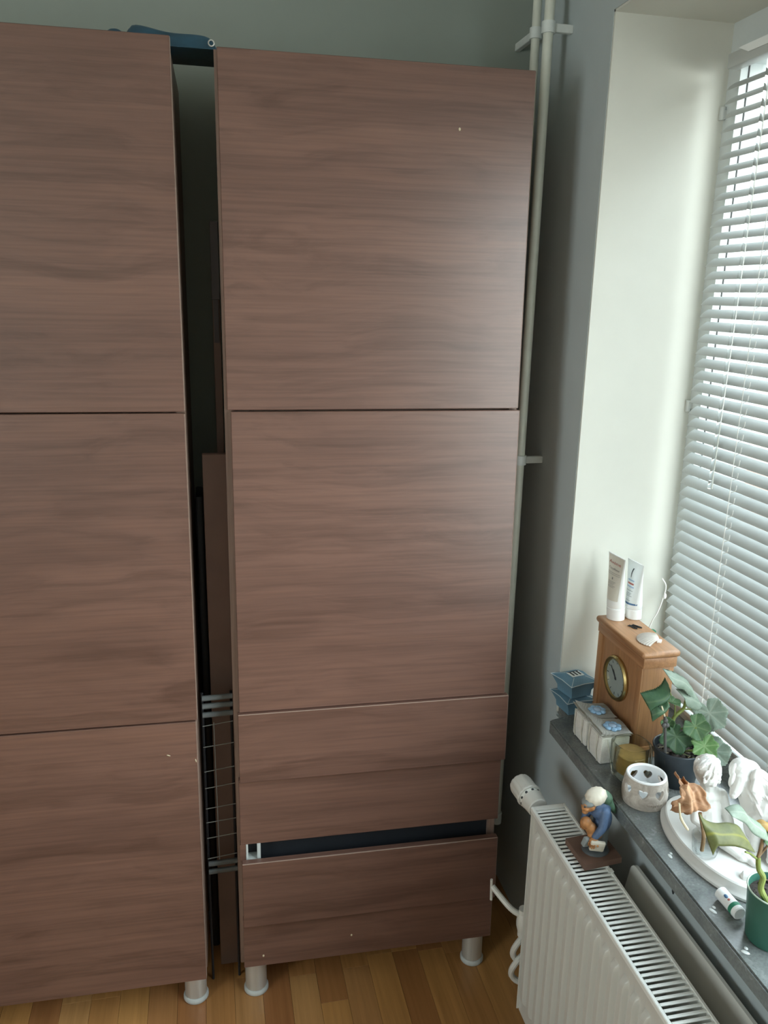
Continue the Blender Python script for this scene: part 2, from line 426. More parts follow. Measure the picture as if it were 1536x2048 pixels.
# staves: one mesh per length, shared by all alike staves
sw = 0.0655
stave = {}
for L in (0.42, 0.30):
    g = G(); g.box((0.00025, 0.00025, -0.008), (sw-0.00025, L-0.00025, 0.0), 0.0003, 1)
    bmesh.ops.recalc_face_normals(g.b, faces=g.b.faces)
    me = bpy.data.meshes.new('stave'); g.b.to_mesh(me); g.b.free(); me.materials.append(M['parquet']); stave[L] = me
y_start = -0.75
for i in range(-12, 11):
    x = 0.055 + i*sw
    y = y_start - random.choice((0.0, 0.11, 0.2, 0.29))
    while y < YB:
        L = random.choice((0.42, 0.30, 0.42))
        o = bpy.data.objects.new('plank', stave[L]); C.objects.link(o); o.parent = fl; o.location = (x, y, 0)
        y += L
g = G(); g.box((-2.2, -3.0, -0.008), (0.74, -1.05, 0.0)); g.box((-2.2, -1.05, -0.008), (0.055-12*sw, 0.5, 0.0))
part('far_floor', g, M['parquet'], fl, kind='stuff')

def struct(name, g, mat): return tagset(part(name, g, mat, None, False, smooth=False), kind='structure')
g = G(); g.box((-2.25, YB, 0), (1.15, YB+0.06, 2.56)); struct('wall_back', g, M['wall_far'])
LY0, LY1, LZ0, LZ1 = -2.40, -1.40, 0.85, 2.05      # window added for fill light, unseen behind and left of the camera
g = G(); g.box((-2.26, -3.0, 0), (-2.2, LY0, 2.56)); g.box((-2.26, LY1, 0), (-2.2, YB, 2.56)); g.box((-2.26, LY0, 0), (-2.2, LY1, LZ0)); g.box((-2.26, LY0, LZ1), (-2.2, LY1, 2.56))
struct('wall_left', g, M['ceiling'])
g = G(); g.box((-2.25, -3.06, 0), (1.15, -3.0, 2.56)); struct('wall_front', g, M['ceiling'])
g = G(); g.box((-2.25, -3.06, 2.56), (1.15, YB+0.06, 2.62)); struct('ceiling', g, M['ceiling'])
YN = -1.90          # near jamb
g = G()
g.box((W, YN, 0), (1.15, YJ, 0.672)); g.box((W, YN, ZT), (1.15, YJ, 2.56))
g.box((W, YJ, 0), (1.15, YB, 2.56)); g.box((W, -3.0, 0), (1.15, YN, 2.56))
wr = struct('wall_right', g, M['wall'])
g = G(); g.box((W+0.0015, YJ-0.004, ZS-0.02), (XF+0.01, YJ, ZT)); g.box((W+0.0015, YN, ZT-0.004), (XF+0.01, YJ, ZT)); g.box((W+0.0015, YN, ZS-0.02), (XF+0.01, YN+0.004, ZT))
part('reveal', g, M['reveal'], wr, False, smooth=False)
# stone sill
g = G()
g.prism([(0.70, -0.044), (0.744, -0.040), (0.744, YJ), (0.995, YJ), (0.995, YN), (0.69, YN), (0.69, -0.054), (0.693, -0.047)], 0.676, ZS, 'Z')
bmesh.ops.bevel(g.b, geom=[e for e in g.b.edges if all(abs(v.co.z-ZS) < 1e-4 for v in e.verts)], offset=0.003, segments=2, affect='EDGES')
sill = struct('trim_1', g, M['stone']); sill['label'] = 'dark polished stone window sill carrying the ornaments and pots'
# scuff on the wall under the sill
g = G(); g.ell((W, -0.478, 0.617), (0.0006, 0.009, 0.004)); g.ell((W, -0.489, 0.611), (0.0006, 0.004, 0.007))
struct('trim_2', g, M['ink'])['label'] = 'small dark scuff mark on the wall under the sill'

# ------------------------------------------------------------------ window
win = thing('window_1', 'white plastic window behind the venetian blind', None, (XF, -0.8, ZS), kind='structure')
g = G()
yo, yi = YJ, -0.018
g.box((XF, yi, ZS), (1.075, yo, ZT)); g.box((XF, YN, ZS), (1.075, YN+0.045, ZT))
g.box((XF, YN+0.045, 2.045), (1.075, yi, ZT)); g.box((XF, YN+0.045, ZS), (1.075, yi, 0.755))
g.box((XF, -0.545, 0.755), (1.075, -0.465, 2.045))
part('frame', g, M['pvc'], win, smooth=False)
for (a, b) in ((-0.465, yi), (YN+0.045, -0.545)):
    g = G()
    g.box((1.006, b-0.0012, 0.757), (1.0085, b+0.0003, 2.043)); g.box((1.006, a-0.0003, 0.757), (1.0085, a+0.0012, 2.043))
    g.box((1.006, a, 0.7547), (1.0085, b, 0.7562)); g.box((1.006, a, 2.0438), (1.0085, b, 2.0453))
    part('gasket', g, M['rubber'], win, smooth=False)
    g = G(); g.box((1.032, a-0.005, 0.75), (1.036, b+0.005, 2.05)); part('pane', g, M['pane'], win, smooth=False)
for z in (1.962, 1.388):
    g = G(); g.tube([(0.984, 0.018, z-0.012), (0.984, 0.018, z+0.012)], 0.006, 12); g.box((0.984, 0.012, z-0.006), (0.992, 0.022, z+0.006))
    part('hinge', g, M['grey_plastic'], win)

fill_win = thing('fill_window', 'added fill-light window in the opposite wall, out of view', None, (-2.23, -1.90, LZ0), kind='structure')
g = G(); g.box((-2.25, LY0, LZ0), (-2.21, LY0+0.05, LZ1)); g.box((-2.25, LY1-0.05, LZ0), (-2.21, LY1, LZ1)); g.box((-2.25, LY0+0.05, LZ0), (-2.21, LY1-0.05, LZ0+0.05)); g.box((-2.25, LY0+0.05, LZ1-0.05), (-2.21, LY1-0.05, LZ1))
part('frame', g, M['pvc'], fill_win, smooth=False)  # frame of the added fill-light window
g = G(); g.box((-2.232, LY0+0.045, LZ0+0.045), (-2.228, LY1-0.045, LZ1-0.045)); part('pane', g, M['pane'], fill_win, smooth=False)  # pane of the added fill-light window

# ------------------------------------------------------------------ venetian blind
BX = 0.970
bl = thing('venetian_blind', 'white venetian blind with tilted slats hanging in front of the window', 'blind', (BX, -0.25, 2.062))
BY0, BY1 = -0.470, -0.022
g = G(); g.box((BX-0.013, BY0, 2.030), (BX+0.013, BY1, 2.056), 0.002); part('headrail', g, M['slat'], bl)
g = G(); g.prism([(-0.058, 2.0575), (-0.090, 2.0435), (-0.148, 2.0435), (-0.148, 2.0575)], 0.953, 0.9566, 'X'); part('headrail_strip', g, M['white_gloss'], bl)  # pale strip on the room side of the headrail
tau = math.radians(40); sw_ = 0.0256; pitch = 0.02464
def slat_pt(u, t, side):
    a = (u-0.5)*sw_; bow = 0.0016*(1-(2*u-1)**2)
    nx, nz = -math.sin(tau), math.cos(tau)
    return (a*math.cos(tau) + nx*(bow+side*0.0003), t, a*math.sin(tau) + nz*(bow+side*0.0003))
g = G(); R = []
ys = [BY1, BY0]
for y in ys:
    R.append([slat_pt(k/6, y, 1) for k in range(7)] + [slat_pt(k/6, y, -1) for k in range(6, -1, -1)])
g.rings(R)
bmesh.ops.recalc_face_normals(g.b, faces=g.b.faces)
me = bpy.data.meshes.new('slat'); g.b.to_mesh(me); g.b.free(); me.materials.append(M['slat'])
me.polygons.foreach_set('use_smooth', [True]*len(me.polygons)); me.set_sharp_from_angle(angle=math.radians(40))
z0 = 1.6800 + 13*pitch; zs = []
z = z0
while z > ZS + 0.045:
    o = bpy.data.objects.new('slat', me); C.objects.link(o); o.parent = bl
    o.location = (0, 0.25, z-2.062)
    o.rotation_euler = (random.uniform(-.0012, .0012), random.uniform(-.025, .025), 0)
    zs.append(z); z -= pitch
g = G(); g.box((BX-0.010, BY0, zs[-1]-0.030), (BX+0.010, BY1, zs[-1]-0.018), 0.003); part('bottom_rail', g, M['slat'], bl)
for yl in (-0.198, -0.41):
    g = G()
    xa, xb = BX-0.0128, BX+0.0128
    g.tube([(xa, yl, zs[-1]-0.02), (xa, yl, 2.035)], 0.0008, 6)
    g.tube([(xb, yl-0.004, zs[-1]-0.02), (xb, yl-0.004, 2.035)], 0.0008, 6)
    for z in zs:
        g.tube([(xa, yl, z-0.0105), (xb, yl-0.004, z+0.0075)], 0.0005, 4)
        g.tube([(xa+0.0035, yl-0.0115, z-0.0068), (xa+0.0042, yl-0.0115, z+0.004)], 0.0008, 5); g.tube([(xa+0.0035, yl-0.0115, z-0.0068), (xa-0.0006, yl-0.0045, z-0.0115)], 0.0007, 5)
    part('ladder_cord', g, M['cord'], bl)
g = G(); g.tube([(0.946, -0.150, 1.262), (0.950, -0.152, 1.60), (0.953, -0.156, 2.036)], 0.0042, 12)
g.tube([(0.946, -0.150, 1.246), (0.946, -0.150, 1.262)], 0.0048, 12)
part('tilt_wand', g, M['wand'], bl)

# ------------------------------------------------------------------ outside: the street and the house across it
g = G(); g.box((1.4, -25, -4.2), (40, 40, -4.0)); tagset(part('ground', g, M['ground'], None, False, smooth=False), kind='structure')
hs = thing('house', 'pale rendered house with brown base across the street', 'house', (9, 10, -4.0))
g = G(); g.box((9, -6, -1.0), (15, 34, 6.5)); part('facade', g, M['plaster_far'], hs, smooth=False)
g = G(); g.box((8.96, -6, -4.0), (15, 34, -1.0)); part('brick_base', g, M['brick_far'], hs, smooth=False)
g = G(); g.prism([(8.6, 6.5), (15.4, 6.5), (12, 9.5)], -6.3, 34.3, 'Y'); part('roof', g, M['brick_far'], hs, smooth=False)
for k in range(8):
    for zz in (0.2, 3.2):
        y = -3.0 + k*4.4
        g = G(); g.box((8.94, y, zz), (9.01, y+1.5, zz+1.8)); f_ = part('window', g, M['pvc'], hs, smooth=False)
        g = G(); g.box((8.92, y+0.1, zz+0.1), (8.95, y+0.7, zz+1.7)); g.box((8.92, y+0.8, zz+0.1), (8.95, y+1.4, zz+1.7)); part('glazing', g, M['facade_glass'], f_, smooth=False)

# ================================================================== WARDROBES
YAW, PIT = -0.0212, 0.0256
ROT = (-PIT, 0, YAW)
RM = Euler(ROT).to_matrix(); PIV = Vector((0.622, 0.0, 0.1))
def cabloc(p): return PIV + RM @ Vector(p)
def cabinet(base, label, x0, x1, fronts, ytop, legs, extra=None):
    """fronts: (name, xa, xb, za, zb, y_front); coordinates local to the right-hand cabinet's frame"""
    b = Vector(base); r = thing('wardrobe', label, 'wardrobe', tuple(cabloc(b)), ROT)
    def L(g): bmesh.ops.translate(g.b, verts=g.b.verts, vec=-b); return g
    t = 0.016
    g = G(); yb = 0.335
    g.box((x0, 0.0185, 0), (x0+t, yb, ytop)); g.box((x1-t, 0.0185, 0), (x1, yb, ytop))
    g.box((x0+t, 0.0185, ytop-t), (x1-t, yb, ytop)); g.box((x0+t, 0.0185, 0), (x1-t, yb, t))
    g.box((x0+t, yb-0.006, t), (x1-t, yb-0.001, ytop-t))
    g.box((x0+t, 0.03, 0.64), (x1-t, yb-0.006, 0.656)); g.box((x0+t, 0.03, 1.275), (x1-t, yb-0.006, 1.291))
    part('carcass', L(g), M['walnut_dark'], r, False, smooth=False)
    for (nm, xa, xb, za, zb, yf) in fronts:
        g = G(); g.box((xa, yf, za), (xb, yf+0.018, zb), 0.0012, 1)
        d = part(nm, L(g), M['walnut'], r, False)
        g = G(); g.box((xb-0.0002, yf+0.0015, za+0.001), (xb+0.0006, yf+0.017, zb-0.001))  # thin pale strips paint the highlight along the front's edges
        if nm != 'door': g.box((xa+0.001, yf+0.0004, zb-0.0010), (xb-0.001, yf+0.0022, zb+0.0003))
        part('edge_highlight', L(g), M['edge_highlight'], d, False, smooth=False)
    for (lx, ly) in legs:
        zb = -0.1 + 0.0256*ly; g = G(); H = -zb
        g.lathe([(0.0, 0.012), (0.0250, 0.012), (0.0250, H), (0, H)], (lx, ly, zb), 28)
        lg = part('leg', L(g), M['alu'], r, False)
        g = G(); g.lathe([(0.0, 0), (0.0275, 0), (0.0288, 0.002), (0.0288, 0.008), (0.0262, 0.0125), (0.0, 0.0125)], (lx, ly, zb), 28)
        part('foot', L(g), M['grey_plastic'], lg, False)
    if extra: extra(r, L)
    return r

def right_extra(r, L):
    # black sheet paints the shade in the open slot, with its runner_bracket
    g = G(); g.box((-0.60, 0.028, 0.105), (-0.02, 0.034, 0.33)); part('slot_shade', L(g), M['black'], r, False, smooth=False)
    g = G(); g.box((-0.598, 0.002, 0.28), (-0.5935, 0.03, 0.3235)); g.box((-0.5735, 0.002, 0.28), (-0.566, 0.03, 0.3235)); g.box((-0.598, 0.002, 0.2795), (-0.566, 0.03, 0.283))
    part('runner_bracket', L(g), M['grey_plastic'], r, False, smooth=False)
    g = G(); g.box((-0.6109, 0.001, 0.2795), (-0.5985, 0.019, 0.3225)); part('filler_strip', L(g), M['walnut'], r, False, smooth=False)
    for (x, z, y) in ((-0.165, 1.81, -0.0005), (-0.565, 0.026, 0.0015), (-0.36, 0.052, 0.0015)):
        g = G(); g.ell((x, y, z), (0.0022, 0.0008, 0.003), u=8, v=6); part('chip', L(g), M['straw'], r, False)
fr = [('door', -0.6112, -0.0195, 1.2835, 1.9205, 0.0), ('door', -0.6045, -0.0165, 0.6437, 1.2803, -0.003),
      ('drawer_front', -0.6078, -0.0098, 0.4825, 0.6425, -0.012), ('drawer_front', -0.6100, -0.0150, 0.3225, 0.4810, 0.0005),
      ('drawer_front', -0.6078, -0.0205, 0.1265, 0.2885, -0.022), ('drawer_front', -0.6090, -0.0175, -0.0015, 0.1255, 0.002)]
cabinet((-0.31, 0.2, -0.1), 'right-hand walnut wardrobe with two doors above a half-open drawer, beside the pipe', -0.6165, -0.0165, fr, 1.9205,
        [(-0.582, 0.045), (-0.048, 0.045), (-0.582, 0.295), (-0.048, 0.295)], right_extra)
def left_extra(r, L):
    for (x, z, rz) in ((-0.752, 0.565, 0.4), (-0.697, 0.548, 1.3)):
        g = G(); g.ell((x, -0.0152, z), (0.0042, 0.0007, 0.0012), (0, rz, 0), u=8, v=6); part('chip', L(g), M['straw'], r, False)
fl_ = [('door', -1.288, -0.6905, 1.2825, 1.9285, -0.0145), ('door', -1.288, -0.6912, 0.6405, 1.2795, -0.0145), ('door', -1.288, -0.6940, -0.0035, 0.6370, -0.0145)]
fl2 = [(n, a, b, c, d, -0.0145+0.0145*0) for (n, a, b, c, d, e) in fl_]
cabinet((-0.99, 0.2, -0.1), 'left-hand walnut wardrobe with three plain doors, cut off by the photo edge', -1.2865, -0.6925, fl2, 1.9205,
        [(-0.722, 0.045), (-1.255, 0.045), (-0.722, 0.295), (-1.255, 0.295)], left_extra)

# ------------------------------------------------------------------ things in and over the gap between the wardrobes
t = thing('travel_bag', 'dark blue soft bag lying across the tops of both wardrobes', 'bag', (-0.05, 0.20, 2.03))
zt = 2.0275
g = G()
def bagpt(i, j, side):
    x = -0.150 + 0.166*i; y = 0.115 + 0.140*j
    e = (1-abs(2*i-1)**14)*(1-abs(2*j-1)**4)
    wob = 0.006*math.sin(9*i+2*j)+0.004*math.sin(17*i*j+1)
    h = 0.040 - 0.010*i + 0.35*wob
    return (x, y, zt + (max(0.002, h*e) if side else 0.0008) - 0.0008 + 0.004*j)
nu, nv = 22, 12
top = [[g.b.verts.new(bagpt(i/nu, j/nv, 1)) for j in range(nv+1)] for i in range(nu+1)]
bot = [[g.b.verts.new(bagpt(i/nu, j/nv, 0)) for j in range(nv+1)] for i in range(nu+1)]
for i in range(nu):
    for j in range(nv):
        g.b.faces.new((top[i][j], top[i+1][j], top[i+1][j+1], top[i][j+1])); g.b.faces.new((bot[i][j], bot[i][j+1], bot[i+1][j+1], bot[i+1][j]))
for i in range(nu):
    g.b.faces.new((top[i][0], bot[i][0], bot[i+1][0], top[i+1][0])); g.b.faces.new((top[i+1][nv], bot[i+1][nv], bot[i][nv], top[i][nv]))
for j in range(nv):
    g.b.faces.new((top[0][j+1], bot[0][j+1], bot[0][j], top[0][j])); g.b.faces.new((top[nu][j], bot[nu][j], bot[nu][j+1], top[nu][j+1]))
part('bag_body', g, M['navy'], t)
g = G(); g.tube([(0.004+0.005*math.cos(a), 0.108, 2.036+0.005*math.sin(a)) for a in [k*2*PI/14 for k in range(15)]], 0.0013, 6); part('ring', g, M['alu'], t)
g = G(); g.ell((-0.163, 0.13, zt+0.012), (0.017, 0.02, 0.012)); part('handle_end', g, M['navy'], t)

g = G(); g.box((-0.008, 0.235, 0.001), (0.0075, 0.255, 1.588), 0.001, 1)
single('board', g, M['cardboard'], 'tall narrow brown board standing upright at the back of the gap between the wardrobes', 'board', (0, 0.245, 0))
g = G(); g.box((-0.009, 0.222, 1.588), (0.008, 0.2345, 1.742), 0.001, 1); g.box((-0.006, 0.226, 1.50), (0.004, 0.2345, 1.59))
single('clamp_plate', g, M['graphite'], 'dark grey plate fixed to the top of the tall narrow board', 'plate', (0, 0.2345, 1.60))
g = G(); g.box((-0.040, 0.138, 0.001), (0.0095, 0.156, 1.279), 0.001, 1)
single('board', g, M['cardboard'], 'shorter wide brown board standing in front in the gap between the wardrobes', 'board', (-0.015, 0.147, 0))
g = G(); g.box((-0.058, 0.20, 0.001), (-0.042, 0.30, 1.175), 0.004, 2)
single('flat_case', g, M['black'], 'black flat case standing behind the boards in the gap between the wardrobes', 'case', (-0.05, 0.25, 0))
rk = thing('drying_rack', 'folded grey wire drying rack standing low in the gap between the wardrobes', 'rack', (-0.03, 0.09, 0))
for z in (0.752, 0.733, 0.712, 0.333, 0.312):
    g = G(); g.tube([(-0.059, 0.088, z), (0.006, 0.088, z+0.0015)], 0.0062, 10); part('tube', g, M['rack_tube'], rk)
for k, z in enumerate((0.690, 0.637, 0.578, 0.535, 0.482, 0.445, 0.405, 0.352)):
    g = G(); g.tube([(-0.060, 0.086, z-0.0035+random.uniform(-.002, .002)), (0.006, 0.086, z+0.0035)], 0.0010, 6); part('wire', g, M['wire'], rk)
g = G(); g.tube([(-0.036, 0.084, 0.695), (-0.034, 0.084, 0.345)], 0.0009, 6); part('upright_wire', g, M['wire'], rk)
for x in (-0.059, 0.003):
    g = G(); g.tube([(x, 0.100, 0.0), (x, 0.100, 0.76)], 0.0030, 8); part('leg', g, M['black'], rk)

# ================================================================== PIPES
def pipe(name, label, x, y, r, zlo, clips, lean=0.0, dirn=(1, 0)):
    t = thing(name, label, 'pipe', (x, y, zlo))
    g = G(); g.tube([(x, y, zlo), (x+lean*0.5, y, 1.3), (x+lean, y, 2.56)], r, 20); part('tube', g, M['pipe'], t)
    for z in clips:
        xx = x + lean*(z-zlo)/(2.56-zlo)
        g = G(); g.lathe([(r+0.0003, -0.011), (r+0.004, -0.011), (r+0.004, 0.011), (r+0.0003, 0.011)], (xx, y, z), 20)
        if dirn[0]: g.box((xx+r+0.002, y-0.006, z-0.008), (W, y+0.006, z+0.008), 0.001, 1)
        else: g.box((xx-0.006, y+r+0.002, z-0.008), (xx+0.006, YB, z+0.008), 0.001, 1)
        part('pipe_clip', g, M['clip'], t)
    g = G(); g.tube([(x, y, zlo), (x, y, zlo+0.03)], r+0.003, 16); part('end_sleeve', g, M['clip'], t)
    return t
pipe('heating_pipe', 'cream heating pipe running down the corner beside the right-hand wardrobe', 0.684, 0.21, 0.0105, 0.262, (2.142, 1.238), 0.004)
pipe('heating_pipe', 'thinner pipe behind the front pipe, above the right-hand wardrobe', 0.701, 0.315, 0.0095, 0.0, (2.16,), 0.0, (0, 1))

# ================================================================== RADIATOR
RX0, RX1, RY0, RY1, RZ0, RZ1 = 0.591, 0.668, -0.200, -1.36, 0.086, 0.599
rad = thing('radiator', 'cream panel radiator with slotted top grille under the window sill', 'radiator', ((RX0+RX1)/2, -0.78, RZ0))
g = G()
# fluted front: vertical ribs swelling out of the sheet
fp = 0.0333; n_f = int((RY0-RY1)/fp)
prof = [0, .20, .24, .28, .33, .67, .72, .76, .80, 1.0]; hgt = [0, 0, .30, .75, 1, 1, .75, .30, 0, 0]
ys, hs_ = [], []
for k in range(n_f):
    for a, h in zip(prof[:-1], hgt[:-1]):
        ys.append(RY0-0.012-(k+a)*fp); hs_.append(h)
ys = [RY0] + ys + [RY1]; hs_ = [0] + hs_ + [0]
zz = [(RZ0, 0), (RZ0+0.012, 0), (0.126, 0), (0.129, .3), (0.134, .7), (0.142, .93), (0.152, 1), (0.530, 1), (0.540, .93), (0.548, .7), (0.553, .3), (0.556, 0), (RZ1-0.004, 0)]
V = [[g.b.verts.new((RX0 + 0.010 - 0.010*h*e, y, z)) for (z, e) in zz] for y, h in zip(ys, hs_)]
for i in range(len(ys)-1):
    for j in range(len(zz)-1): g.b.faces.new((V[i][j], V[i+1][j], V[i+1][j+1], V[i][j+1]))
part('front_panel', g, M['white_metal'], rad, angle=28)
g = G(); g.box((RX1-0.008, RY1, RZ0), (RX1-0.002, RY0, RZ1-0.006)); part('back_panel', g, M['white_metal'], rad, smooth=False)
for y in (RY0, RY1):
    g = G(); g.box((RX0+0.004, y-0.0015, RZ0+0.004), (RX1, y+0.0015, RZ1), 0.0008, 1)
    part('side_panel', g, M['white_metal'], rad)
g = G()
k = RY0-0.02
while k > RY1:
    g.box((RX0+0.018, k-0.0008, RZ0+0.03), (RX1-0.012, k+0.0008, RZ1-0.06)); k -= 0.0167
part('convector_fin', g, M['grey_plastic'], rad, smooth=False, kind='stuff')
g = G()
g.box((RX0+0.002, RY1, RZ1-0.010), (RX0+0.0085, RY0, RZ1), 0.0012, 1); g.box((RX1-0.006, RY1, RZ1-0.010), (RX1, RY0, RZ1), 0.0012, 1)
g.box((RX0+0.008, RY0-0.012, RZ1-0.006), (RX1-0.006, RY0, RZ1)); g.box((RX0+0.008, RY1, RZ1-0.006), (RX1-0.006, RY1+0.012, RZ1))
part('grille_frame', g, M['grille_metal'], rad)
g = G(); g.box((RX0+0.008, -0.0026, -0.0035), (RX1-0.0055, 0.0026, 0), 0.001, 1)
bar = part('grille_bar', g, M['grille_metal'], None, False)
bar.parent = rad; org = Vector(rad.location)
k = RY0-0.0165; first = True
while k > RY1+0.014:
    o = bar if first else again(bar, rad)
    o.location = Vector((0, k, RZ1-0.0006)) - Vector((org.x, org.y, org.z)) + Vector((0, 0, 0)); first = False
    k -= 0.0110
for yy in (-0.405,):
    g = G(); g.box((RX1-0.010, yy-0.008, RZ1), (RX1+0.001, yy+0.003, RZ1+0.0015), 0.0005, 1); part('grille_clip', g, M['grille_metal'], rad)
# thermostat valve at the far end
def axis_lathe(g, prof, p0, d, n=28, flute=0, k_=1.0):
    p0 = Vector(p0); d = Vector(d).normalized(); a = d.orthogonal().normalized(); b = d.cross(a); R = []
    for r, s in prof:
        s *= k_; r *= k_
        R.append([tuple(p0 + d*s + (a*math.cos(2*PI*k/n)+b*math.sin(2*PI*k/n))*(r*(1-(flute if k % 4 == 0 else 0)))) for k in range(n)])
    return g.rings(R, True, True)
vp, vd = (0.617, -0.184, 0.582), (-0.12, 1.0, 0.10)
g = G(); axis_lathe(g, [(0.017, 0.0), (0.019, 0.002), (0.0205, 0.020), (0.0215, 0.024)], vp, vd, k_=1.14); part('valve_body', g, M['white_metal'], rad)
g = G(); axis_lathe(g, [(0.019, 0.0235), (0.019, 0.033)], vp, vd, k_=1.14); part('valve_scale_ring', g, M['grille_metal'], rad)
g = G()
for k in range(9):
    a = k*2*PI/9; dd = Vector(vd).normalized(); o1 = dd.orthogonal().normalized(); o2 = dd.cross(o1)
    c0 = Vector(vp)+dd*0.0322+(o1*math.cos(a)+o2*math.sin(a))*0.0216
    g.ell(c0, (0.0030, 0.0032, 0.0030), u=8, v=6)
part('valve_slot', g, M['ink'], rad)
g = G(); axis_lathe(g, [(0.0225, 0.0325), (0.0240, 0.034), (0.0240, 0.038), (0.0222, 0.040), (0.0222, 0.066), (0.0205, 0.072), (0.015, 0.0755)], vp, vd, 48, 0.05, 1.14); part('valve_head', g, M['white_metal'], rad)
g = G(); g.tube(bezier([(0.617, -0.190, 0.580), (0.620, -0.188, 0.555), (0.626, -0.201, 0.54)]), 0.009, 12); part('valve_tail', g, M['alu'], rad)
# lower valve and its loops of hose
g = G(); g.ell((0.607, -0.178, 0.296), (0.016, 0.017, 0.034)); g.tube([(0.607, -0.178, 0.33), (0.607, -0.178, 0.262)], 0.012, 14); part('lower_valve', g, M['white_metal'], rad)
g = G(); g.tube(bezier([(0.607, -0.178, 0.31), (0.58, -0.165, 0.325), (0.553, -0.12, 0.348)]), 0.0065, 10); g.tube([(0.551, -0.118, 0.365), (0.553, -0.118, 0.312)], 0.0032, 8); part('lower_pipe', g, M['white_metal'], rad)
for zc, rr in ((0.222, 0.030), (0.170, 0.031)):
    g = G(); g.tube([(0.611+rr*0.75*math.cos(a), -0.176+0.006*math.sin(a*2), zc+rr*1.15*math.sin(a)) for a in [k*2*PI/22 for k in range(23)]], 0.0068, 10); part('hose_loop', g, M['white_metal'], rad)

# white board tucked behind the radiator
bd = G()
def rr_(cx, cz, a0, r=0.014): return [(cx+r*math.cos(math.radians(a0+k*15)), cz+r*math.sin(math.radians(a0+k*15))) for k in range(7)]
poly = rr_(-0.392-0.014, 0.598-0.014, 0) + rr_(-1.30+0.014, 0.598-0.014, 90) + [(-1.30, 0.40), (-0.392, 0.40)]
# plane leans: x from 0.6755 at the bottom (0.45) to 0.733 at the top
R = []
for off in (0.0, 0.006):
    R.append([(0.680 + (z-0.40)/(0.598-0.40)*0.036 + off, y, z) for (y, z) in poly])
bd.rings(R)
single('backing_board', bd, M['white_metal'], 'white round-cornered board wedged between the radiator and the wall', 'board', (0.70, -0.8, 0.40))

# ================================================================== FIGURINE ON THE RADIATOR
fz = RZ1
fg = thing('carved_figurine', 'painted wooden stooping figure in blue coat and white cap, on the radiator', 'figurine', (0.652, -0.360, fz))
g = G()
g.prism([(0.614, -0.322), (0.690, -0.316), (0.694, -0.392), (0.617, -0.400)], fz+0.0004, fz+0.0125, 'Z')
part('base', g, M['fig_base'], fg)
g = G(); g.ell((0.655, -0.362, fz+0.013), (0.026, 0.023, 0.009)); part('ground', g, M['fig_rock'], fg)
RMX = [('REMESH', dict(mode='VOXEL', voxel_size=0.0016)), ('SMOOTH', dict(factor=0.5, iterations=3))]
g = G()      # body: legs, coat and bent back
g.cap((0.672, -0.352, fz+0.016), (0.670, -0.352, fz+0.055), 0.011, 0.014); g.cap((0.655, -0.348, fz+0.016), (0.660, -0.350, fz+0.055), 0.010, 0.013)
part('legs', g, M['fig_grey'], fg, mods=RMX)
g = G()
g.ell((0.667, -0.356, fz+0.070), (0.0175, 0.017, 0.026), (0, 0.2, 0)); g.ell((0.660, -0.357, fz+0.095), (0.020, 0.018, 0.020), (0, -0.5, 0)); g.ell((0.650, -0.358, fz+0.104), (0.013, 0.013, 0.012))
g.cap((0.662, -0.372, fz+0.098), (0.655, -0.380, fz+0.070), 0.010, 0.008); g.cap((0.655, -0.380, fz+0.070), (0.643, -0.378, fz+0.052), 0.008, 0.0065)
g.cap((0.650, -0.342, fz+0.095), (0.637, -0.345, fz+0.072), 0.009, 0.007)
part('coat', g, M['fig_blue'], fg, mods=RMX)
g = G()      # head with nose, brow, cheeks and chin
hc = Vector((0.6315, -0.366, fz+0.1145))
g.ell(hc, (0.0135, 0.012, 0.014)); g.ell(hc+Vector((-0.012, -0.004, -0.002)), (0.0045, 0.0035, 0.006), (0, 0.4, 0))
g.ell(hc+Vector((-0.008, -0.008, -0.004)), (0.005, 0.004, 0.004)); g.ell(hc+Vector((-0.009, 0.003, -0.004)), (0.005, 0.004, 0.004)); g.ell(hc+Vector((-0.008, -0.003, -0.012)), (0.006, 0.005, 0.005))
g.ell(hc+Vector((-0.010, -0.003, 0.005)), (0.004, 0.009, 0.0025)); g.ell(hc+Vector((0.003, -0.012, -0.001)), (0.003, 0.002, 0.0045))
part('face', g, M['fig_skin'], fg, mods=[('REMESH', dict(mode='VOXEL', voxel_size=0.0011)), ('SMOOTH', dict(factor=0.4, iterations=2))])
g = G()
for s in (-1, 1): g.ell(hc+Vector((-0.0125, -0.003+s*0.0052, 0.001)), (0.0016, 0.0018, 0.0013), u=8, v=6)
part('eyes', g, M['ink'], fg)
g = G(); g.ell(hc+Vector((0.000, -0.001, 0.008)), (0.0155, 0.0145, 0.009), (0, -0.45, 0)); part('hair', g, M['fig_grey'], fg)
# cap: faceted cream bonnet with vertical pleats
g = G()
cc = hc+Vector((0.011, -0.002, 0.017)); R = []
for s, (r, q) in enumerate(((0.0135, -0.010), (0.0165, -0.003), (0.0162, 0.004), (0.0138, 0.0085), (0.0095, 0.0112), (0.003, 0.0124))):
    R.append([tuple(cc + Euler((0.15, -0.35, 0)).to_matrix() @ Vector((1.2*r*(1+0.06*(k % 3 == 0))*math.cos(2*PI*k/36), r*(1+0.06*(k % 3 == 0))*math.sin(2*PI*k/36), q))) for k in range(36)])
g.rings(R); part('cap', g, M['fig_white'], fg, angle=50)
g = G()      # green hood hanging down the back
g.ell((0.668, -0.355, fz+0.118), (0.015, 0.016, 0.012), (0, 0.5, 0)); g.cap((0.668, -0.356, fz+0.116), (0.690, -0.358, fz+0.086), 0.0125, 0.004)
part('hood', g, M['fig_green'], fg, mods=RMX)
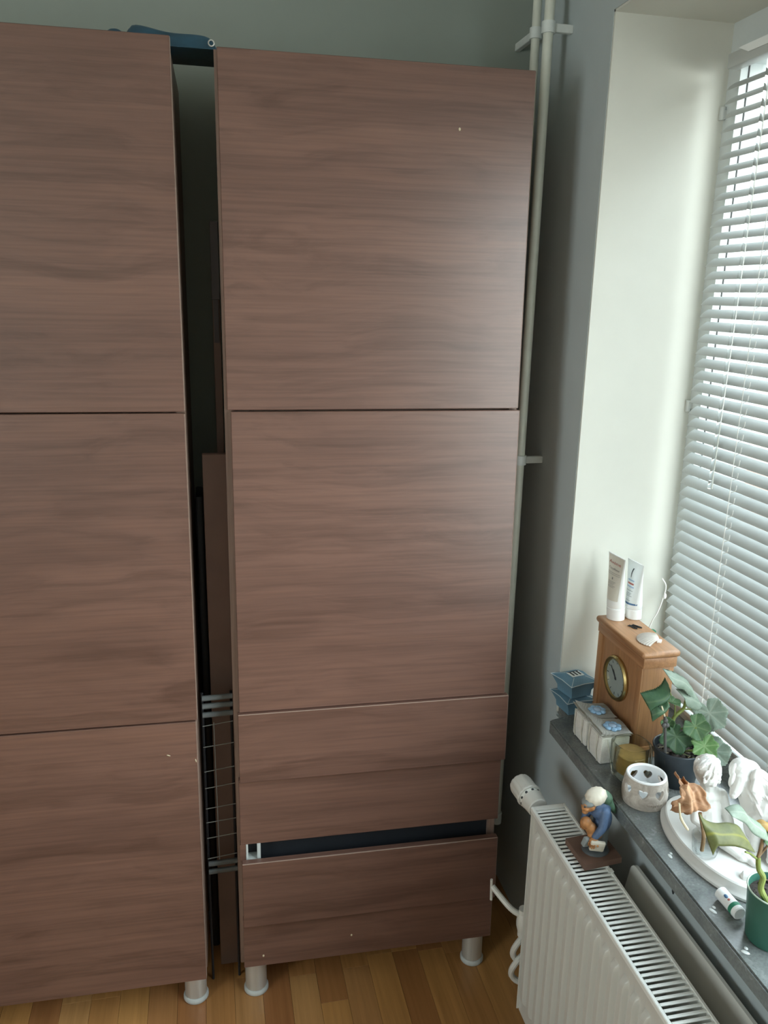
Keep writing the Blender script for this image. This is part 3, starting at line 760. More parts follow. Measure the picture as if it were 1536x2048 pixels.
def hand(g, c, d, up, s):
    """palm with four curled fingers of unequal length and a thumb leaving the palm's side"""
    c = Vector(c); d = Vector(d).normalized(); up = Vector(up).normalized(); sd = d.cross(up).normalized()
    g.ell(c, (0.0062*s, 0.0056*s, 0.0042*s))
    for k, L in enumerate((0.0062, 0.0074, 0.0069, 0.0054)):
        p = c + sd*(k-1.5)*0.0026*s + d*0.004*s
        m_ = p + d*L*0.6*s + up*0.001*s; e = m_ + d*L*0.25*s - up*L*0.5*s
        g.cap(p, m_, 0.00135*s, 0.0012*s, 8); g.cap(m_, e, 0.0012*s, 0.001*s, 8)
    p = c - sd*0.005*s; g.cap(p, p + d*0.005*s - sd*0.003*s, 0.0016*s, 0.0013*s, 8)
g = G(); hand(g, (0.640, -0.380, fz+0.047), (-0.6, -0.5, -0.5), (-0.3, -0.4, 0.8), 1.35); hand(g, (0.633, -0.352, fz+0.066), (-0.5, -0.7, -0.4), (-0.4, -0.3, 0.8), 1.2)
part('hands', g, M['fig_skin'], fg)
g = G(); g.ell((0.648, -0.368, fz+0.052), (0.015, 0.011, 0.013)); g.ell((0.631, -0.362, fz+0.073), (0.011, 0.010, 0.012)); g.ell((0.640, -0.366, fz+0.063), (0.011, 0.009, 0.012))
part('basket', g, M['fig_skin'], fg, mods=RMX)
g = G(); g.box((-0.0135, -0.004, -0.012), (0.0135, 0.004, 0.012), 0.003, 2)
bmesh.ops.transform(g.b, matrix=Matrix.Translation((0.6455, -0.385, fz+0.038)) @ Euler((0.3, 0.08, -0.25)).to_matrix().to_4x4(), verts=g.b.verts)
part('paper', g, M['fig_white'], fg)
g = G(); g.box((-0.007, -0.005, -0.009), (0.007, 0.005, 0.009), 0.002, 2)
bmesh.ops.transform(g.b, matrix=Matrix.Translation((0.630, -0.372, fz+0.040)) @ Euler((0.2, 0.2, 0.2)).to_matrix().to_4x4(), verts=g.b.verts)
part('bundle', g, M['fig_grey'], fg)

# ================================================================== THINGS ON THE SILL
Z = ZS
# ---- mantel clock
CX0, CX1, CY0, CY1, CZ1 = 0.800, 0.866, -0.224, -0.034, 0.938
ck = thing('mantel_clock', 'square oak mantel clock with brass-rimmed dial on the window sill', 'clock', ((CX0+CX1)/2, (CY0+CY1)/2, Z))
g = G(); g.box((CX0, CY0, Z+0.024), (CX1, CY1, CZ1-0.034), 0.002, 2); part('case', g, M['oak'], ck)
g = G(); g.box((CX0-0.004, CY0-0.004, Z+0.0002), (CX1+0.003, CY1+0.003, Z+0.026), 0.003, 2); part('plinth', g, M['oak_top'], ck)
g = G(); g.box((CX0-0.004, CY0-0.003, CZ1-0.036), (CX1+0.003, CY1+0.003, CZ1-0.014), 0.002, 2); part('frieze', g, M['oak_top'], ck)
g = G(); g.box((CX0-0.010, CY0-0.007, CZ1-0.014), (CX1+0.008, CY1+0.007, CZ1), 0.006, 3); part('top', g, M['oak_top'], ck)
for y in (CY0+0.010, CY1-0.010):
    g = G(); g.box((CX0-0.004, y-0.009, Z+0.026), (CX0+0.002, y+0.009, CZ1-0.036), 0.0015, 2); part('pilaster', g, M['oak'], ck)
dc = Vector((CX0-0.001, -0.126, 0.834)); dr = 0.0425
def xl(g, prof, c, n=48):
    R = [[(c[0]-s, c[1]+r*math.cos(2*PI*k/n), c[2]+r*math.sin(2*PI*k/n)) for k in range(n)] for r, s in prof]
    return g.rings(R, True, True)
g = G(); R = [[(dc.x-s, dc.y+r*math.cos(2*PI*k/48), dc.z+r*math.sin(2*PI*k/48)) for k in range(48)] for r, s in ((dr+0.006, 0.0), (dr+0.006, 0.004), (dr+0.003, 0.008), (dr-0.002, 0.007), (dr-0.003, 0.003))]
g.rings(R, False, False); part('bezel', g, M['brass'], ck)
g = G(); xl(g, [(dr-0.001, 0.0), (dr-0.001, 0.0025)], dc); di = part('dial', g, M['dial'], ck)
g = G()
for k in range(12):
    a = k*PI/6; rr = dr-0.008
    p = Vector((dc.x-0.0027, dc.y+rr*math.sin(a), dc.z+rr*math.cos(a))); d = Vector((0, math.sin(a), math.cos(a)))*0.0028
    g.tube([p-d, p+d], 0.0007, 5)
part('hour_mark', g, M['ink'], di)
for nm, ang, ln in (('minute_hand', math.radians(47), 0.030), ('hour_hand', math.radians(35), 0.019)):
    g = G(); d = Vector((0, math.sin(ang), math.cos(ang))); g.tube([dc+Vector((-0.004, 0, 0))-d*0.004, dc+Vector((-0.004, 0, 0))+d*ln], [0.0012, 0.0006], 6); part(nm, g, M['ink'], ck)
g = G(); g.ell(dc+Vector((-0.004, 0, 0)), (0.0015, 0.003, 0.003), u=10, v=6); part('hand_boss', g, M['ink'], ck)

# ---- two cream tubes on the clock
def cream_tube(name, label, c, r, H, w_top, seam, lab_mat, lean, capr, caph, group=None):
    """c: base centre; seam: unit direction of the flat crimped end; face side = seam turned -90 degrees"""
    t = thing(name, label, 'tube', c)
    sd = Vector(seam).normalized(); fd = Vector((-sd.y, sd.x, 0)); fd = fd if fd.x < 0 else -fd
    c = Vector(c); n = 40
    def ring(z, a, b, off=0): return [tuple(c + Vector((0, 0, z)) + fd*lean*(z/H) + sd*(a+off)*math.cos(2*PI*k/n) + fd*(b+off)*math.sin(2*PI*k/n)) for k in range(n)]
    g = G(); g.rings([ring(0.0, capr-0.001, capr-0.001), ring(0.001, capr, capr), ring(caph, capr, capr), ring(caph+0.001, capr-0.0015, capr-0.0015)]); part('tube_cap', g, M['white_gloss'], t)
    def ab(q):
        e = q**1.25; return r+(w_top-r)*q, r*(1-e)+0.0011*e
    g = G(); g.rings([ring(caph+0.001, r*0.93, r*0.93)] + [ring(caph+0.003+(H-caph-0.003)*q, *ab(q)) for q in [k/12 for k in range(13)]])
    body = part('tube_body', g, M['white_gloss'], t)
    def surf(u, q, out=0.0005):        # u -1..1 across the face, q 0..1 up the tube
        a, b = ab(q); th = math.acos(max(-1, min(1, u)))
        z = caph+0.003+(H-caph-0.003)*q
        return c + Vector((0, 0, z)) + fd*lean*(z/H) + sd*(a)*math.cos(th) + fd*((b)*math.sin(th)+out)
    return t, body, surf
def face_patch(surf, u0, u1, q0, q1, out=0.0004, nu=14, nv=12, warp=None):
    g = G(); f = lambda i, j: tuple(surf(u0+(u1-u0)*i, (q0+(q1-q0)*j) if not warp else warp(i, j), out)); return g.grid(f, nu, nv)
def line_on(g, surf, u0, u1, q, th=0.006, out=0.0007):
    g.grid(lambda i, j: tuple(surf(u0+(u1-u0)*i, q+th*(j-.5), out)), 8, 1); return g
def letters_on(surf, s, size, u, q, out=0.0007, su=1, wide=1.0, H=0.15, a=0.022):
    me = text_mesh(s, size, 0.0)
    for v in me.vertices:
        x, y = v.co.x, v.co.y
        v.co = surf(u + su*wide*x/a, q + y/H, out)
    return me
T1 = (0.8235, -0.052, CZ1); seam = (0.09, -0.99, 0)
t1, b1, s1 = cream_tube('cream_tube', 'beige-fronted white cream tube standing left on the clock', T1, 0.0190, 0.143, 0.0320, seam, None, 0.011, 0.0192, 0.026)
su1 = 1
part('front_label', face_patch(s1, -0.86, 0.90, 0.14, 0.985, 0.0004, 16, 16), M['tube_beige'], t1)
def addmesh(nm, me, mat, parent):
    rt = parent; off = Vector(rt.location)
    while rt.parent: rt = rt.parent; off += Vector(rt.location)
    for v in me.vertices: v.co -= off
    return link_mesh(nm, me, mat, parent, smooth=False)
addmesh('lettering', letters_on(s1, 'Av\u00e8ne', 0.0125, 0.0, 0.83, su=su1), M['print_red'], t1)
addmesh('lettering', letters_on(s1, 'Cicalfate', 0.0085, 0.0, 0.725, su=su1), M['print_grey'], t1)
g = G()
for q in (0.665, 0.635): line_on(g, s1, -0.8, 0.8, q)
for k, q in enumerate((0.50, 0.475, 0.45, 0.42, 0.395)): line_on(g, s1, -0.55+0.1*(k % 2), 0.5-0.12*(k % 3), q, 0.007)
line_on(g, s1, -0.02, 0.12, 0.565, 0.04)
part('print_line', g, M['print_grey'], t1)
T2 = (0.8645, -0.0545, CZ1)
t2, b2, s2 = cream_tube('cream_tube', 'pale blue-white cream tube with a blue band standing right on the clock', T2, 0.0178, 0.128, 0.0285, (0.11, -0.99, 0), None, 0.008, 0.0172, 0.022)
part('front_label', face_patch(s2, -0.93, 0.93, 0.10, 0.985, 0.0004, 16, 16), M['tube_pale'], t2)
part('blue_band', face_patch(s2, -0.95, 0.97, 0.085, 0.125, 0.0008, 12, 2), M['print_blue'], t2)
g = G(); g.grid(lambda i, j: tuple(s2(-0.10+0.16*(1-(2*j-1)**2)*-0.5+0.13*(i-.5)*(0.5+j*0.6)+0.16*j, 0.66+0.20*j, 0.0008)), 3, 10); part('emblem', g, M['ink'], t2)
part('red_bar', line_on(G(), s2, -0.45, 0.42, 0.53, 0.035), M['print_red'], t2)
g = G(); line_on(g, s2, -0.45, 0.4, 0.60, 0.03); line_on(g, s2, -0.5, 0.5, 0.465, 0.03); part('print_block', g, M['print_pale_blue'], t2)
g = G()
for k, q in enumerate((0.385, 0.325, 0.295, 0.265, 0.175)): line_on(g, s2, -0.5+0.1*(k % 2), 0.45-0.1*(k % 3), q, 0.009)
line_on(g, s2, -0.03, 0.05, 0.205, 0.012)
part('print_line', g, M['print_grey'], t2)

# ---- shell, hair pins, clip with cord
SX, SY = 0.8525, -0.1835; sax = Vector((-0.80, 0.60)); sbx = Vector((-0.60, -0.80))
sh = G()
def shellpt(i, j):
    a = (i-0.5)*PI*0.78; r = 0.046*j*(1-0.16*abs(2*i-1)**2.2); rib = 0.0006*math.sin(i*34*PI)*j
    p = sax*(r*math.cos(a)*0.98) + sbx*(r*math.sin(a))
    return (SX+p.x, SY+p.y, CZ1+0.0014 + 0.0105*math.sin(PI*min(1, j**0.8*0.985))**0.8*(1-0.55*abs(2*i-1)**2) + rib)
sh.grid(shellpt, 70, 14)
bmesh.ops.solidify(sh.b, geom=sh.b.faces[:], thickness=0.0008)
st = thing('scallop_shell', 'small white scallop shell lying on top of the clock', 'shell', (0.8365, -0.166, CZ1))
part('fan', sh, M['shell'], st)
g = G(); g.prism([(SX+sax.x*0.004+sbx.x*0.009, SY+sax.y*0.004+sbx.y*0.009), (SX-sax.x*0.004+sbx.x*0.007, SY-sax.y*0.004+sbx.y*0.007), (SX-sax.x*0.004-sbx.x*0.007, SY-sax.y*0.004-sbx.y*0.007), (SX+sax.x*0.004-sbx.x*0.009, SY+sax.y*0.004-sbx.y*0.009)], CZ1+0.0003, CZ1+0.0030, 'Z'); part('hinge_ear', g, M['shell'], st)
for k, (x, y, a) in enumerate(((0.8355, -0.106, 0.35), (0.8460, -0.104, 0.55))):
    pts = [(-0.011, 0.002), (0.009, 0.002), (0.0115, 0.0), (0.009, -0.0016), (0.003, -0.003), (-0.003, -0.0012), (-0.011, -0.003)]
    ca, sa = math.cos(a-PI/2), math.sin(a-PI/2)
    g = G(); g.tube([(x+ca*px-sa*py, y+sa*px+ca*py, CZ1+0.0012) for px, py in pts], 0.0011, 6)
    single('hair_pin', g, M['ink'], ('black hair grip lying nearer the tubes on the clock' if k == 0 else 'black hair grip lying nearer the window on the clock'), 'hair pin', (x, y, CZ1))
cl = thing('clip_cord', 'thin white cord with a green clip hanging behind the clock', 'cord', (0.955, -0.004, 0.885))
g = G(); g.tube(bezier([(0.930, -0.012, 0.884), (0.940, -0.008, 0.905), (0.952, -0.006, 0.925), (0.962, -0.004, 0.953), (0.967, -0.004, 0.985), (0.955, -0.004, 1.005)]), 0.0014, 7); part('cord', g, M['cord'], cl)
g = G(); g.box((0.915, -0.020, 0.872), (0.948, -0.004, 0.886), 0.004, 2); part('clip', g, M['green_clip'], cl)
g = G(); g.ell((0.9665, -0.004, 0.962), (0.004, 0.004, 0.007)); part('bead', g, M['white_gloss'], cl)

# ---- two blue folded paper boxes, stacked
def paper_box(label, c, h, rot, top_h, tag_):
    t = thing('paper_box', label, 'box', c, (0, 0, rot), 'blue folded paper boxes at the sill end')
    sq = lambda s, z, pin=0.0: [(sx_*s*(1-pin*e), sy_*s*(1-pin*e2), z) for (sx_, sy_, e, e2) in ((-1, -1, 0, 0), (0, -1, 0, 1), (1, -1, 0, 0), (1, 0, 1, 0), (1, 1, 0, 0), (0, 1, 0, 1), (-1, 1, 0, 0), (-1, 0, 1, 0))]
    g = G(); g.rings([sq(0.026, 0.0), sq(0.027, h*0.35, 0.04), sq(0.0365, h*0.92, 0.10), sq(0.0385, h, 0.10)]); part('body', g, M['blue_paper'], t, False, angle=25)
    g = G(); g.rings([sq(0.0387, h+0.0002, 0.10), sq(0.015, h+top_h, 0.0), sq(0.012, h+top_h+0.0005)]); part('lid', g, M['blue_paper'], t, False, angle=15)
    g = G()
    q = sq(0.0387, h, 0.10)
    for i in range(8): g.tube([q[i], q[(i+1) % 8]], 0.0008, 5)
    for i in (0, 2, 4, 6):
        s_ = sq(0.015, h+top_h); g.tube([q[i], s_[i]], 0.0006, 5)
    part('folded_edge', g, M['paper_edge'], t, False)
    if tag_:
        g = G(); g.box((-0.016, -0.012, h+top_h), (0.016, 0.012, h+top_h+0.0016), 0.0004, 1); part('closing_tab', g, M['tube_pale'], t, False)
        g = G()
        for k in (-0.009, 0.0, 0.009): g.box((k-0.0022, -0.008, h+top_h+0.0014), (k+0.0022, 0.009, h+top_h+0.0020))
        g.box((-0.014, 0.009, h+top_h+0.0014), (0.014, 0.0112, h+top_h+0.002))
        part('tab_print', g, M['ink'], t, False)
    return t
paper_box('blue folded paper box at the sill end, lower of the two stacked', (0.764, -0.006, Z), 0.035, 0.12, 0.0045, False)
paper_box('blue folded paper box with a printed white tab, upper of the two stacked', (0.765, -0.005, Z+0.0402), 0.036, 0.22, 0.008, True)

# ---- two linen gift boxes with a blue flower
def gift_box(label, y0, y1, x0=0.7185, x1=0.7805):
    t = thing('gift_box', label, 'box', ((x0+x1)/2, (y0+y1)/2, Z), group='linen gift boxes with blue flowers')
    h = 0.058; yc = (y0+y1)/2; xc = (x0+x1)/2
    g = G(); g.box((x0, y0, Z+0.0002), (x1, y1, Z+h), 0.004, 3); part('body', g, M['linen'], t)
    def flap(i, j):
        x = x0-0.004 + (x1-x0+0.0055)*i; y = y0-0.002 + (y1-y0+0.004)*j
        return (x, y, Z+h+0.0022 + 0.0125*max(0, 1-i*1.5)**2*(0.55+0.45*j) + 0.0015*math.sin(7*j+3*i))
    for k in range(2):
        g = G(); g.grid(lambda i, j: (lambda p: (p[0]+0.004*k, p[1], p[2]+0.0028*k))(flap(i, j)), 14, 10)
        bmesh.ops.solidify(g.b, geom=g.b.faces[:], thickness=0.0016); part('flap', g, M['linen'], t)
    fz_ = Z+h+0.0078
    fo = G()
    for k in range(7):
        a = k*2*PI/7; fo.ell((xc+0.006+0.0125*math.cos(a), yc+0.0125*math.sin(a), fz_), (0.0068, 0.0068, 0.0036), u=14, v=8)
    fl_o = part('flower', fo, M['flower_blue'], t)
    g = G(); g.ell((xc+0.006, yc, fz_+0.0022), (0.0085, 0.0085, 0.003), u=14, v=8); part('flower_centre', g, M['print_pale_blue'], fl_o)
    g = G()
    for yy in (y0+0.014, y1-0.012):
        g.tube(bezier([(x0-0.0035, yy, Z+h+0.006), (x0-0.0045, yy-0.002, Z+h-0.01), (x0-0.0025, yy+0.002, Z+0.025), (x0-0.0022, yy-0.004, Z+0.004)]), 0.0009, 6)
    g.tube(bezier([(x0+0.012, y0-0.0012, Z+h-0.002), (x0+0.016, y0-0.0013, Z+0.035), (x0+0.024, y0-0.0013, Z+0.002)]), 0.0009, 6)
    part('string', g, M['string'], t)
    return t
gift_box('white linen gift box with a blue flower, nearer the camera beside the amber glass', -0.2340, -0.1735)
gift_box('white linen gift box with a blue flower, farther from the camera beside the blue boxes', -0.1660, -0.1060)

# ---- glass with amber wax
gl = thing('candle_glass', 'square-rounded clear glass with amber candle wax on the sill', 'candle', (0.757, -0.2810, Z))
def sqring(r, z, p=3.4, n=40):
    o = []
    for k in range(n):
        a = 2*PI*k/n+0.25; c_, s_ = math.cos(a-0.25), math.sin(a-0.25)
        q = (abs(c_)**p+abs(s_)**p)**(-1/p)*r
        o.append((0.757+q*c_*math.cos(0.15)-q*s_*math.sin(0.15), -0.2810+q*c_*math.sin(0.15)+q*s_*math.cos(0.15), Z+z))
    return o
g = G()
g.rings([sqring(0.027, 0.0005, 2.4), sqring(0.0315, 0.004, 2.6), sqring(0.0335, 0.016), sqring(0.0345, 0.05), sqring(0.0345, 0.071), sqring(0.0335, 0.0735, 2.8), sqring(0.0318, 0.0735, 2.8), sqring(0.0308, 0.071, 2.8), sqring(0.0304, 0.03, 2.8), sqring(0.0290, 0.016, 2.6), sqring(0.024, 0.0135, 2.3)])
part('cup', g, M['glass_thin'], gl)
g = G(); g.rings([sqring(0.0235, 0.0140, 2.3), sqring(0.0288, 0.0166, 2.6), sqring(0.0303, 0.030, 2.8), sqring(0.0305, 0.052, 2.8), sqring(0.0295, 0.0530, 2.8)]); part('wax', g, M['amber'], gl)

# ---- ceramic tealight holder with heart cut-outs
tc_ = Vector((0.7470, -0.3570, Z)); r_o, r_i, hh = 0.0405, 0.0345, 0.053
th = thing('tealight_holder', 'round greige ceramic tealight holder with heart-shaped holes on the sill', 'tealight holder', tuple(tc_))
def prof_r(z): return 0.0365 + 0.0052*math.sin(PI*min(1, (z+0.012)/0.066))
n, m_ = 396, 84
def in_heart(x, y):
    x /= 0.0096; y /= 0.0096; y += 0.12
    return (x*x+y*y-0.66)**3 - x*x*y**3*1.0 < 0
nh = 8
g = G(); Vo, Vi = [], []
for i in range(n):
    a = 2*PI*i/n; ro, ri = [], []
    for j in range(m_+1):
        z = hh*j/m_; r1 = prof_r(z); r2 = r1-0.0055
        ro.append(g.b.verts.new((tc_.x+r1*math.cos(a), tc_.y+r1*math.sin(a), tc_.z+z+0.0003))); ri.append(g.b.verts.new((tc_.x+r2*math.cos(a), tc_.y+r2*math.sin(a), tc_.z+z+0.0003)))
    Vo.append(ro); Vi.append(ri)
hole = [[False]*m_ for _ in range(n)]
for i in range(n):
    for j in range(m_):
        z = hh*(j+.5)/m_; a = 2*PI*(i+.5)/n
        k = round((a-0.16)/(2*PI/nh)); da = a-0.16-k*2*PI/nh
        hole[i][j] = in_heart(da*prof_r(z), z-0.0325)
for i in range(n):
    i2 = (i+1) % n
    for j in range(m_):
        if hole[i][j]: continue
        g.b.faces.new((Vo[i][j], Vo[i2][j], Vo[i2][j+1], Vo[i][j+1]))
        if hole[i2][j]: g.b.faces.new((Vo[i2][j], Vi[i2][j], Vi[i2][j+1], Vo[i2][j+1]))
        if hole[i-1][j]: g.b.faces.new((Vo[i][j+1], Vi[i][j+1], Vi[i][j], Vo[i][j]))
        if j+1 < m_ and hole[i][j+1]: g.b.faces.new((Vo[i][j+1], Vo[i2][j+1], Vi[i2][j+1], Vi[i][j+1]))
        if j > 0 and hole[i][j-1]: g.b.faces.new((Vo[i2][j], Vo[i][j], Vi[i][j], Vi[i2][j]))
    g.b.faces.new((Vo[i][0], Vi[i][0], Vi[i2][0], Vo[i2][0]))
bmesh.ops.smooth_vert(g.b, verts=[v for v in g.b.verts], factor=0.0, use_axis_x=True, use_axis_y=True, use_axis_z=True)
part('outer_shell', g, M['ceramic'], th)
g = G()
V2 = [[g.b.verts.new((tc_.x+(prof_r(hh*j/m_)-0.0057)*math.cos(2*PI*i/n), tc_.y+(prof_r(hh*j/m_)-0.0057)*math.sin(2*PI*i/n), tc_.z+hh*j/m_+0.0003)) for j in range(m_+1)] for i in range(n)]
for i in range(n):
    for j in range(m_):
        if not hole[i][j]: g.b.faces.new((V2[i][j], V2[i][j+1], V2[(i+1) % n][j+1], V2[(i+1) % n][j]))
part('inner_glaze', g, M['white_glaze'], th)
g = G(); rt_ = prof_r(hh); g.tube([(tc_.x+(rt_-0.003)*math.cos(2*PI*k/48), tc_.y+(rt_-0.003)*math.sin(2*PI*k/48), tc_.z+hh) for k in range(49)], 0.0031, 10, False); part('rim', g, M['white_glaze'], th)
g = G(); g.lathe([(0.0, 0.0035), (0.0312, 0.0035), (0.0312, 0.0055), (0.0, 0.0055)], tc_, 40); part('floor_disc', g, M['white_glaze'], th)
g = G(); g.lathe([(0.0, 0.0058), (0.0185, 0.0058), (0.0195, 0.029), (0.018, 0.029), (0.0177, 0.0265), (0.0, 0.0265)], tc_+Vector((-0.002, -0.004, 0)), 32); tl_ = part('tealight', g, M['white_gloss'], th)
g = G(); p = tc_+Vector((-0.002, -0.004, 0.0265)); g.tube([p, p+Vector((0.0005, 0, 0.008))], 0.0006, 6)
part('wick', g, M['ink'], tl_)
# raised lettering, weathered: pressed into the clay below the hearts
me = text_mesh('comin', 0.0125, 0.0013)
for v in me.vertices:
    a = math.radians(-93) + v.co.x/0.041; zz_ = 0.0085+v.co.y+0.003; r1 = prof_r(zz_)+0.0001+v.co.z
    v.co = Vector((r1*math.cos(a), r1*math.sin(a), zz_))
link_mesh('raised_lettering', me, M['ceramic'], th, smooth=False)

# ---- leaves
def leaf(parent, c, nrm, up, R, mat, lobes=5, depth=0.16, cup=0.25, fold=0.0, serr=0.035, squash=1.0, curl=0.0, seed=0, nr=7, na=84):
    """palmate leaf: c = where the stalk joins, up = tip direction; UV.x goes round, UV.y outward"""
    rg = random.Random(seed)
    nrm = Vector(nrm).normalized(); up = Vector(up); up = (up-nrm*up.dot(nrm)).normalized(); sd = up.cross(nrm)
    ph = rg.uniform(0, 6)
    b = bmesh.new(); uv = b.loops.layers.uv.new('UVMap'); rows = []
    cv = b.verts.new(Vector(c))
    for i in range(na):
        u = i/na; a = -PI + 2*PI*u               # a = 0 points at the tip; the notch is behind
        notch = 1 - 0.62*math.exp(-((PI-abs(a))/0.22)**2)
        rr = R*notch*(1 - depth*(0.5-0.5*math.cos(lobes*(a)+PI))*0.9)*(1+serr*math.sin(a*31+ph))*(1-0.12*(1-math.cos(a))*0.5)
        row = []
        for j in range(1, nr+1):
            q = j/nr; r = rr*q; x = r*math.sin(a)*squash; y = r*math.cos(a)
            h = cup*R*(q**2)*0.6 + 0.05*R*q*math.cos(7*a) * q + 0.05*R*q*q*math.sin(3*a+ph) + curl*R*q*q*math.sin(2*a+ph)
            if fold:
                x2 = abs(x); h += fold*x2; x = math.copysign(x2*math.sqrt(max(0.05, 1-min(0.9, fold*fold*0.5))), x)
            row.append(b.verts.new(Vector(c) + sd*x + up*y + nrm*h))
        rows.append(row)
    def setuv(f, vals):
        for lp, v in zip(f.loops, vals): lp[uv].uv = v
    for i in range(na):
        i2 = (i+1) % na; u0, u1 = i/na, (i+1)/na
        setuv(b.faces.new((cv, rows[i][0], rows[i2][0])), ((u0, 0), (u0, 1/nr), (u1, 1/nr)))
        for j in range(nr-1):
            setuv(b.faces.new((rows[i][j], rows[i][j+1], rows[i2][j+1], rows[i2][j])), ((u0, (j+1)/nr), (u0, (j+2)/nr), (u1, (j+2)/nr), (u1, (j+1)/nr)))
    off = Vector(parent.location)
    bmesh.ops.translate(b, verts=b.verts, vec=-off)
    me = bpy.data.meshes.new('leaf'); b.to_mesh(me); b.free()
    return link_mesh('leaf', me, mat, parent, angle=80, mods=[('SOLIDIFY', dict(thickness=0.0006))])

def sheet(parent, top, bot, mat, bulge=(0, -0.006, 0.002), dy=(0.0, 0.0), scallop=0.0, name='leaf', k=10, nv=10):
    """a folded leaf seen edge-on: a curved sheet between two margins; UV puts one midrib along its length"""
    T, B_ = bezier(top, k), bezier(bot, k); n_ = len(T)
    b = bmesh.new(); uv = b.loops.layers.uv.new('UVMap'); V = []
    bu = Vector(bulge)
    for i in range(n_):
        e = math.sin(PI*i/(n_-1))**0.6
        row = []
        for j in range(nv+1):
            v = j/nv; p = Vector(T[i]).lerp(Vector(B_[i]), v) + bu*math.sin(PI*v)*e + Vector((0, dy[0]+(dy[1]-dy[0])*v, 0))
            if scallop and j in (0, nv): p += (Vector(T[i])-Vector(B_[i])).normalized()*scallop*math.sin(i*2.6)*(1 if j == 0 else -1)
            row.append(b.verts.new(p))
        V.append(row)
    for i in range(n_-1):
        for j in range(nv):
            f = b.faces.new((V[i][j], V[i+1][j], V[i+1][j+1], V[i][j+1]))
            for lp, (ii, jj) in zip(f.loops, ((i, j), (i+1, j), (i+1, j+1), (i, j+1))): lp[uv].uv = (abs(jj/nv-0.5)/7, 1.0)
    bmesh.ops.translate(b, verts=b.verts, vec=-Vector(parent.location))
    me = bpy.data.meshes.new(name); b.to_mesh(me); b.free()
    return link_mesh(name, me, mat, parent, angle=80, mods=[('SOLIDIFY', dict(thickness=0.0006))])

# ---- leafy plant in a black pot
pc = Vector((0.8395, -0.3085, Z))
p1 = thing('potted_plant', 'potted plant with lobed green leaves in a black pot beside the clock', 'plant', tuple(pc))
g = G(); g.lathe([(0.0, 0.0003), (0.036, 0.0003), (0.037, 0.003), (0.0435, 0.060), (0.0460, 0.0605), (0.0480, 0.074), (0.0465, 0.0755), (0.0450, 0.074), (0.0425, 0.058), (0.0, 0.058)], pc, 48); part('pot', g, M['pot_black'], p1)
g = G()
rs = random.Random(3)
g.lathe([(0.0425, 0.0585), (0.03, 0.062), (0.015, 0.064), (0.0, 0.0645)], pc, 30)
for k in range(70):
    a, r = rs.uniform(0, 2*PI), 0.04*math.sqrt(rs.random()); q = rs.uniform(.0012, .0032)
    g.ell(pc+Vector((r*math.cos(a), r*math.sin(a), 0.064)), (q, q*rs.uniform(.6, 1), q*.7), u=6, v=5)
part('soil', g, M['soil'], p1)
g = G()
for k in range(10):
    a, r = rs.uniform(0, 2*PI), 0.034*math.sqrt(rs.random()); p = pc+Vector((r*math.cos(a), r*math.sin(a), 0.066)); d = Vector((rs.uniform(-1, 1), rs.uniform(-1, 1), .2))*0.006
    g.tube([p-d, p+d], 0.0007, 5)
part('straw_bit', g, M['straw'], p1)
node = Vector((0.8330, -0.300, 0.836))
g = G(); g.tube(bezier([(0.832, -0.315, Z+0.062), (0.822, -0.302, 0.805), (0.828, -0.300, 0.834), (0.845, -0.300, 0.851), (0.849, -0.300, 0.868)]), [0.0042]*8+[0.0040]*8+[0.0036]*8+[0.003]*8+[0.0026], 10)
part('main_stem', g, M['stem'], p1)
def stalk(pts, r=0.0014, mat='stem'):
    g = G(); g.tube(bezier(pts), r, 7); return part('leaf_stalk', g, M[mat], p1)
stalk([(0.829, -0.300, 0.836), (0.826, -0.300, 0.862), (0.812, -0.301, 0.888), (0.803, -0.303, 0.896)])
stalk([(0.845, -0.300, 0.851), (0.866, -0.305, 0.849), (0.889, -0.318, 0.842)])
stalk([(0.849, -0.300, 0.868), (0.852, -0.299, 0.890), (0.847, -0.298, 0.905)])
stalk([(0.824, -0.301, 0.81), (0.845, -0.318, 0.82), (0.858, -0.330, 0.826)])
stalk([(0.835, -0.312, Z+0.064), (0.862, -0.338, 0.785), (0.868, -0.345, 0.795)])
stalk([(0.838, -0.312, Z+0.064), (0.880, -0.330, 0.775), (0.900, -0.332, 0.772)])
stalk([(0.838, -0.316, Z+0.064), (0.868, -0.345, 0.762), (0.876, -0.350, 0.752)])
stalk([(0.822, -0.303, 0.80), (0.812, -0.31, 0.822), (0.806, -0.315, 0.828)])
stalk([(0.828, -0.312, Z+0.064), (0.824, -0.316, 0.78), (0.826, -0.315, 0.80)])
g = G(); g.tube([(0.8040, -0.3260, 0.752), (0.7895, -0.3280, 0.856)], 0.0027, 10); part('stake', g, M['stick'], p1)
g = G(); g.tube([(0.7897, -0.3280, 0.854), (0.7810, -0.3270, 0.877)], 0.0016, 8); part('stake_tip', g, M['straw'], p1)
g = G()
for q in ((0.7915, -0.329, 0.847), (0.788, -0.331, 0.839), (0.7945, -0.331, 0.838)): g.ell(q, (0.0048, 0.004, 0.0048), u=10, v=7)
part('tie', g, M['stick'], p1)
